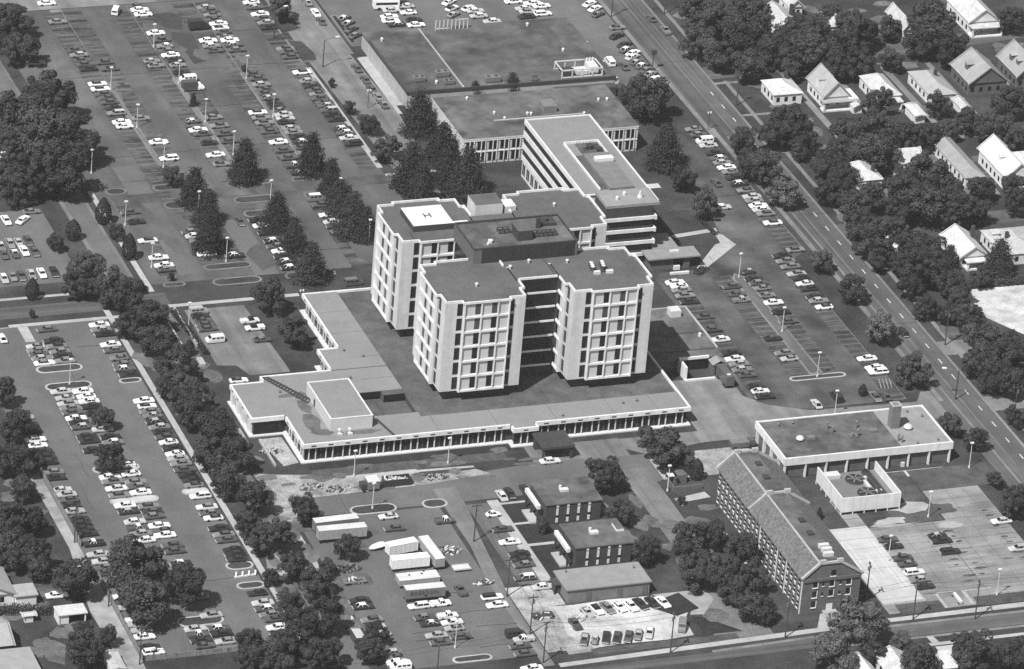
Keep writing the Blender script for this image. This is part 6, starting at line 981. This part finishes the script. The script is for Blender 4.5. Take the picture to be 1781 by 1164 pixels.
bk=thing('bicycle_rack','white slatted rack between two kerb islands of the lower lot','rack',-108,-109.6); b=MB().bar((-110.8,-110,.2),(-105.2,-109.6,.2),.35)
for i in range(4): b.bar((-110.4+i*1.65,-109.9,.2),(-110.2+i*1.65,-109.3,1.3),.4)
part('frame',b,'paint_pale',bk)
wb=thing('road_barrier','white barrier standing in the lot entrance by the bottom street','barrier',62.7,-156.8); part('rail',MB().box(62.4,63,-159.2,-154.6,.3,1.0),'paint_pale',wb); part('foot',MB().box(62,63.4,-159,-158.5,0,.3).box(62,63.4,-155.2,-154.7,0,.3),'metal_dark',wb)
for x,y,lab in ((15.2,-89.4,'low brick wall of the garden court by the long brick block'),): solo('garden_wall',MB().box(12,20,-90.6,-90.2,0,1.4).box(12,12.4,-90.2,-86,0,1.4),'brick_mid',lab,'wall',15,-89)
sb=thing('storage_shed','dark arched shed door by the pointed evergreen','shed',15.4,-85.6); part('wall',MB().box(13.6,17,-87,-84,0,2.6),'brick_mid',sb); part('awning',MB().box(12,14.2,-87,-85,2.4,2.6),'paint_pale',sb)
# ------------------------------------------------ fences
def fence_run(o,x0,y0,x1,y1,h,m,step=2.6,rails=True):
    L=math.hypot(x1-x0,y1-y0); n=max(1,round(L/step)); dx,dy=(x1-x0)/n,(y1-y0)/n
    for i in range(n):
        ax,ay=x0+dx*i,y0+dy*i
        if abs(dx)>abs(dy): ub('panel',m,o,ax+.06,ax+dx-.06,ay-.04,ay+.04,.12,h); ub('post',m,o,ax-.07,ax+.07,ay-.1,ay+.1,0,h+.15)
        else: ub('panel',m,o,ax-.04,ax+.04,min(ay,ay+dy)+.06,max(ay,ay+dy)-.06,.12,h); ub('post',m,o,ax-.1,ax+.1,ay-.07,ay+.07,0,h+.15)
f=thing('board_fence','tall plain board fence between lower lot and gravel alley, beyond the big tree','fence',-143.6,-62); fence_run(f,-143.6,-47,-143.7,-88,1.9,'board')
f=thing('board_fence','tall plain board fence along the gravel alley at the lower lot corner','fence',-143.8,-124); fence_run(f,-143.7,-104,-143.9,-143.8,1.9,'board')
f=thing('rail_fence','long low panelled fence closing the near end of the lower lot','fence',-132,-144); fence_run(f,-143.5,-144,-120.5,-144.2,1.5,'board'); fence_run(f,-112,-142.6,-104.8,-142.8,1.5,'board')
f=thing('court_fence','low dark rail along the tennis court end','fence',49,-156); fence_run(f,43,-155.8,54.6,-155.8,.8,'metal_pale')
b=MB().box(-89.4,-89,7,30,0,1).box(-85.4,-85,9,31,0,1).box(-87.6,-86,-2,2,0,.8); solo('retaining_wall',b,'concrete','pale low concrete walls beside the unpaved lot hedge','wall',-87,10)
solo('garden_wall',MB().box(-88,-87.6,-47,-38,0,.9).box(-84.4,-84,-58,-44,0,.7),'concrete','pale low wall along the podium side under trees','wall',-86,-46)
# ------------------------------------------------ lamps and poles
lp=thing('lamp_post','','lamp post',0,0); part('pole',MB().cyl(0,0,0,7.3,.13,.08,8).cyl(0,0,0,.6,.28,.26,8),'metal_pale',lp); part('lamp_head',MB().prism([(-.45,-.3),(.45,-.3),(.45,.3),(-.45,.3)],7.25,7.55),'paint_pale',lp)
LG=[('lamp strip nearest the street shrubs',[(-64.6,166.6),(-64,141.2),(-63.7,115.1),(-62.7,84.2),(-63.3,55.3)]),('middle lamp strip of the upper lot',[(-44,193.4),(-43.8,167.8),(-43.7,141.3),(-42,119.4),(-40.9,87.3),(-41.5,59.6)]),('lamp strip nearest the long kerb walk',[(-23.4,167.7),(-23.5,141.1),(-21.3,85.2),(-21.3,58.8)]),('street edge of the upper lot',[(-84.7,115),(-84.3,81.8),(-84.2,55.9),(-84.3,20.1)]),('long lamp island in the dark lot',[(73.3,20.3),(73.1,-12.4),(72.7,-38.8)])]
first=True
def lamp(x,y,lab):
    global first
    if first: lp.location=(x,y,0); lp['label']=lab; lp['group']='parking lot lamp posts'; first=False
    else: copy_thing(lp,x,y,0,rnd.uniform(0,20),lab,'parking lot lamp posts')
for ph,L in LG:
    for i,(x,y) in enumerate(L): lamp(x,y,'slim lamp post, %s from far end of %s'%(ordn(i+1),ph))
for x,y,ph in ((-60.5,24.7,'beside the two round trees'),(-123.8,-4.9,'on the second kerbed island of the lower lot'),(-66.6,-83.7,'on the oval island before the trailers'),(-66,-66.6,'on the front lawn nearer the trees'),(-40.1,-64.8,'on the front lawn nearer the canopy'),(-68.2,-153.2,'on the long kerbed island of the central lot'),(69.1,-60,'just behind the plant building roof edge'),(10.7,-89.8,'by the lane near the pointed evergreen'),(11.5,-140.9,'among trees beside the long brick block'),(72.1,-116,'at the grass corner by the cooling yard'),(53,-135.2,'beside the tennis court and parked cars'),(73.5,-156.6,'at the kerb corner by the bottom street'),(93.1,-93.8,'beyond the near corner of the plant building')): lamp(x,y,'slim lamp post standing '+ph)
up=thing('utility_pole','','utility pole',0,0); part('pole',MB().cyl(0,0,0,11.2,.2,.13,8),'wood_pole',up); part('crossarm',MB().box(-1.3,1.3,-.1,.1,10.2,10.45),'wood_pole',up); part('insulator',MB().cyl(-1.1,0,10.45,10.8,.1),'metal_grey',up); part('insulator',MB().cyl(1.1,0,10.45,10.8,.1),'metal_grey',up); part('transformer',MB().cyl(.35,.1,8.6,9.6,.28),'metal_grey',up)
UP=[(-46.8,-104.8,0,'beside the alley opposite the first brick office'),(-47.6,-132.3,0,'by the alley near the black pickup group'),(-48.1,-150.8,0,'at the alley edge beside the dark van'),(-49.5,-164.3,80,'where the alley meets the bottom street'),(-17.3,-166.1,80,'on the bottom walk below the white gravel lot'),(47.9,-163.4,80,'thick, on the bottom walk below the tennis court'),(63.2,-166.6,80,'by the bottom street below the lot entrance'),(39.7,-152.7,80,'at the court corner behind the brick gable'),(13.1,-165.2,80,'before the end of the long brick block'),(114.3,-28.3,0,'by the driveway across the avenue from the dark lot'),(115,-72.6,0,'across the avenue from the plant building'),(113.4,155.2,0,'on the avenue walk before the far woods'),(113.5,125.4,0,'on the avenue lawn by the white bungalow'),(-145,-145.1,0,'at the corner of board fence and panelled fence'),(-144.8,-117.1,0,'midway along the near board fence'),(-144.6,-85.3,0,'at the end of the far board fence'),(-78.4,-169.1,80,'at the bottom edge of the central lot'),(98.6,191.2,0,'at the avenue corner beyond the deck'),(115.4,190.5,0,'across the avenue at the upper edge')]
for i,(x,y,a,ph) in enumerate(UP):
    if i==0: up.location=(x,y,0); up['label']='dark utility pole '+ph; up['group']='utility poles'
    else: copy_thing(up,x,y,0,a,'dark utility pole '+ph,'utility poles')
def wires(label,pts):
    b=MB()
    for (xa,ya),(xb,yb) in zip(pts,pts[1:]):
        d=Vector((xb-xa,yb-ya)).normalized()
        for e in (-1.1,1.1):
            pr=None
            for j in range(9):
                t=j/8; z=10.8-1.1*4*t*(1-t); p=(xa+(xb-xa)*t-d.y*e,ya+(yb-ya)*t+d.x*e,z)
                if pr: b.bar(pr,p,.045)
                pr=p
    return solo('power_line',b,'metal_dark',label,'power line',pts[0][0],pts[0][1],10)
wires('thin power lines strung along the bottom street poles',[(-120,-170),(-78.4,-169.1),(-49.5,-164.3),(-17.3,-166.1),(13.1,-165.2),(47.9,-163.4),(63.2,-166.6),(110,-166)])
wires('thin power lines strung along the alley poles',[(-46.8,-104.8),(-47.6,-132.3),(-48.1,-150.8),(-49.5,-164.3)])
sl=thing('street_lamp','dark curved-arm street lamp at the road mouth before the deck wall','street lamp',1.2,171.6); part('pole',MB().cyl(1.2,171.6,0,8.8,.2,.13,8),'metal_dark',sl); part('arm',MB().bar((1.2,171.6,8.7),(5,171.9,9.4),.16),'metal_grey',sl); part('lamp_head',MB().box(4.6,5.8,171.6,172.2,9.25,9.5),'paint_pale',sl)
s2=copy_thing(sl,104.6,-58,0,160,'dark curved-arm street lamp bending over the avenue near the plant building')
s3=copy_thing(sl,-7,193.6,0,20,'dark curved-arm street lamp beside the far lot lane'); 
ts=thing('traffic_sign','dark post with a round-topped sign box on the avenue kerb strip','sign',97.6,153.2); part('post',MB().cyl(97.6,153.2,0,5.2,.14),'metal_dark',ts); part('sign_box',MB().box(97,98.4,152.8,153.6,5,6.4),'metal_dark',ts)
for i,(x,y,lab) in enumerate(((5.6,142.5,'pair of bright floodlights on a post beside the deck road'),(-51.6,24.8,'pair of bright floodlights on a post at the podium corner'),(99,111,'pair of bright floodlights by the avenue lot entrance'))):
    o=thing('floodlight',lab,'floodlight',x,y); part('post',MB().cyl(x,y,0,5.4,.1),'metal_dark',o)
    for e in (-.45,.35): part('lamp_head',MB().prism([(x+e-.2,y-.3),(x+e+.2,y-.3),(x+e+.45,y+.3),(x+e+.05,y+.3)],5.4,5.8),'paint_pale',o)
# ------------------------------------------------ trees
def crown_mesh(seed,kind):
    q=random.Random(seed); b=MB()
    def leaf(p,n,s):
        n=(n+Vector((q.gauss(0,.33),q.gauss(0,.33),q.gauss(0,.33)))).normalized(); a=n.orthogonal().normalized(); a.rotate(Matrix.Rotation(q.uniform(0,6.28),3,n)); c=n.cross(a); s1,s2=s*q.uniform(.7,1.3),s*q.uniform(.5,1)
        b.face([p+a*s1,p+c*s2,p-a*s1,p-c*s2])
    if kind=='d':
        cl=[]; loose=q.random(); asp=q.uniform(.8,1.12)
        for i in range(40):
            v=Vector((q.gauss(0,1),q.gauss(0,1),q.gauss(0,1)*.9+.25)).normalized(); rr=q.uniform(.22,.37+.09*loose)
            c=Vector((v.x*rr*asp,v.y*rr/asp,.56+v.z*rr*.95)); 
            if c.z<.22: c.z=.22+q.random()*.1
            cl.append((c,q.uniform(.06,.155-.03*loose)))
        cl.append((Vector((0,0,.55)),.3-.07*loose))
        for c,r in cl:
            for j in range(int(110+r*620)):
                n=Vector((q.gauss(0,1),q.gauss(0,1),q.gauss(0,1)+.25)).normalized(); p=c+n*r*q.uniform(.7,1.14); leaf(p,n,.025)
    elif kind=='c':
        for t in range(15):
            f=t/15; z=.06+f*.92; r=.5*(1-f)**.68*q.uniform(.85,1.1)+.02; nb=max(5,int(14*(1-f)+3))
            for k in range(nb):
                a=6.283*k/nb+q.uniform(-.25,.25); rr=r*q.uniform(.75,1.1); c=Vector((rr*.8*math.cos(a),rr*.8*math.sin(a),z-.02*rr))
                for j in range(26): n=Vector((math.cos(a)*.6+q.gauss(0,.5),math.sin(a)*.6+q.gauss(0,.5),.6+q.gauss(0,.4))).normalized(); leaf(c+Vector((q.gauss(0,.06),q.gauss(0,.06),q.gauss(0,.025))),n,.024)
            for j in range(int(26*r/.5)+4): a=q.uniform(0,6.28); leaf(Vector((r*.5*math.cos(a),r*.5*math.sin(a),z)),Vector((math.cos(a),math.sin(a),.5)),.05)
    else:
        for j in range(1500):
            z=q.random(); r=.5*math.sin(min(1,(z*.93+.07))**.75*math.pi)**.7; a=q.uniform(0,6.28); n=Vector((math.cos(a),math.sin(a),(z-.4))).normalized(); leaf(Vector((r*math.cos(a)*q.uniform(.85,1.05),r*math.sin(a)*q.uniform(.85,1.05),.03+z*.95)),n,.045)
    return b
CR={'d':[crown_mesh(s,'d').mesh('crown',['foliage']) for s in range(12)],'c':[crown_mesh(20+s,'c').mesh('crown',['foliage_dark']) for s in range(4)],'o':[crown_mesh(40+s,'o').mesh('crown',['foliage_dark']) for s in range(2)]}
CP=[crown_mesh(60+s,'d').mesh('crown',['foliage_pale']) for s in range(2)]
def trunk_mesh(seed):
    q=random.Random(seed); b=MB().cyl(0,0,0,.42,.045,.025,7,dx=.01)
    for i in range(5):
        a=6.28*i/5+q.random(); b.bar((.01,0,.26+.04*i),(.26*math.cos(a),.26*math.sin(a),.5+.06*i),.022)
    return b.mesh('trunk',['bark'])
TK=[trunk_mesh(s) for s in range(3)]
NM={'d':'broadleaf_tree','c':'pyramid_tree','o':'columnar_shrub'}; KD={'d':'broadleaf tree','c':'pyramid tree','o':'columnar evergreen'}
PALE=('avenue lawn trees','bottom street trees')
for ph,L in TREES:
    for i,(x,y,w,h,t) in enumerate(L):
        w*=rnd.uniform(.9,1.1); h*=rnd.uniform(.9,1.1); sz='large ' if w>11 else 'small ' if w<5 else ''
        nm=NM[t] if not(t=='d' and w<4) else 'shrub'; kd=KD[t] if nm!='shrub' else 'low rounded shrub'
        o=bpy.data.objects.new(nm,None); COL.objects.link(o); o.location=(x,y,0); o.rotation_euler[2]=rnd.uniform(0,6.28); o.empty_display_size=.5
        props(o,'%s%s, %s from far end of the %s'%(sz,kd,ordn(i+1),ph),'tree' if nm!='shrub' else 'shrub',ph)
        me=rnd.choice(CP) if (ph in PALE and t=='d' and rnd.random()<.45) else rnd.choice(CR[t])
        c=bpy.data.objects.new('crown',me); COL.objects.link(c); c.parent=o
        f=1.0 if t!='d' else 1.04
        c.scale=(w*f*rnd.uniform(.95,1.08),w*f*rnd.uniform(.92,1.08),h)
        if t=='d': c.scale[2]*=1.04; c.location[2]=-h*.06
        k=bpy.data.objects.new('trunk',rnd.choice(TK)); COL.objects.link(k); k.parent=o; k.scale=(w*.75,w*.75,h)
# hedges
def hedge(label,pts,w,h,seed):
    q=random.Random(seed); b=MB()
    for (xa,ya),(xb,yb) in zip(pts,pts[1:]):
        L=math.hypot(xb-xa,yb-ya)
        for j in range(int(L*70)):
            t=q.random(); u=q.uniform(-1,1); z=q.uniform(.15,1)*h; d=(-(yb-ya)/L,(xb-xa)/L); p=Vector((xa+(xb-xa)*t+d[0]*u*w/2,ya+(yb-ya)*t+d[1]*u*w/2,z)); n=Vector((q.gauss(0,1),q.gauss(0,1),q.gauss(0,1)+.8)).normalized(); a=n.orthogonal().normalized()*.22; c=n.cross(a)
            b.face([p+a,p+c,p-a,p-c])
    return solo('hedge',b,'foliage',label,'hedge',pts[0][0],pts[0][1])
hedge('thick hedge row behind the lower white garage lawn',[(-172,-114.6),(-159.6,-117)],3.4,1.9,1)
hedge('low hedge strip beside the unpaved lot',[(-86,29),(-84,4)],1.6,1.2,2)
hedge('low shrubs in front of the entrance pavilion',[(62,24),(66,27)],2.4,1,3)
hedge('clipped garden hedge along the gravel yard edge',[(131,2.6),(160,2)],2.6,1.8,4)
hedge('dark planting along the brick wing lawn',[(75,58),(76.4,46)],1.2,.8,5)

# ------------------------------------------------ thin summer air between the aircraft and the ground
hz=MB().box(-1600,1600,-1600,1600,-1,712); hm=bpy.data.materials.new('haze'); hm.use_nodes=True; t=hm.node_tree; t.nodes.clear()
pv=t.nodes.new('ShaderNodeVolumePrincipled'); ho=t.nodes.new('ShaderNodeOutputMaterial'); t.links.new(pv.outputs[0],ho.inputs['Volume'])
pv.inputs['Color'].default_value=(.9,.9,.9,1); pv.inputs['Density'].default_value=2.9e-5; pv.inputs['Anisotropy'].default_value=0
M['haze']=hm; hzo=bpy.data.objects.new('haze',hz.mesh('haze',['haze'])); COL.objects.link(hzo); hzo['kind']='stuff'
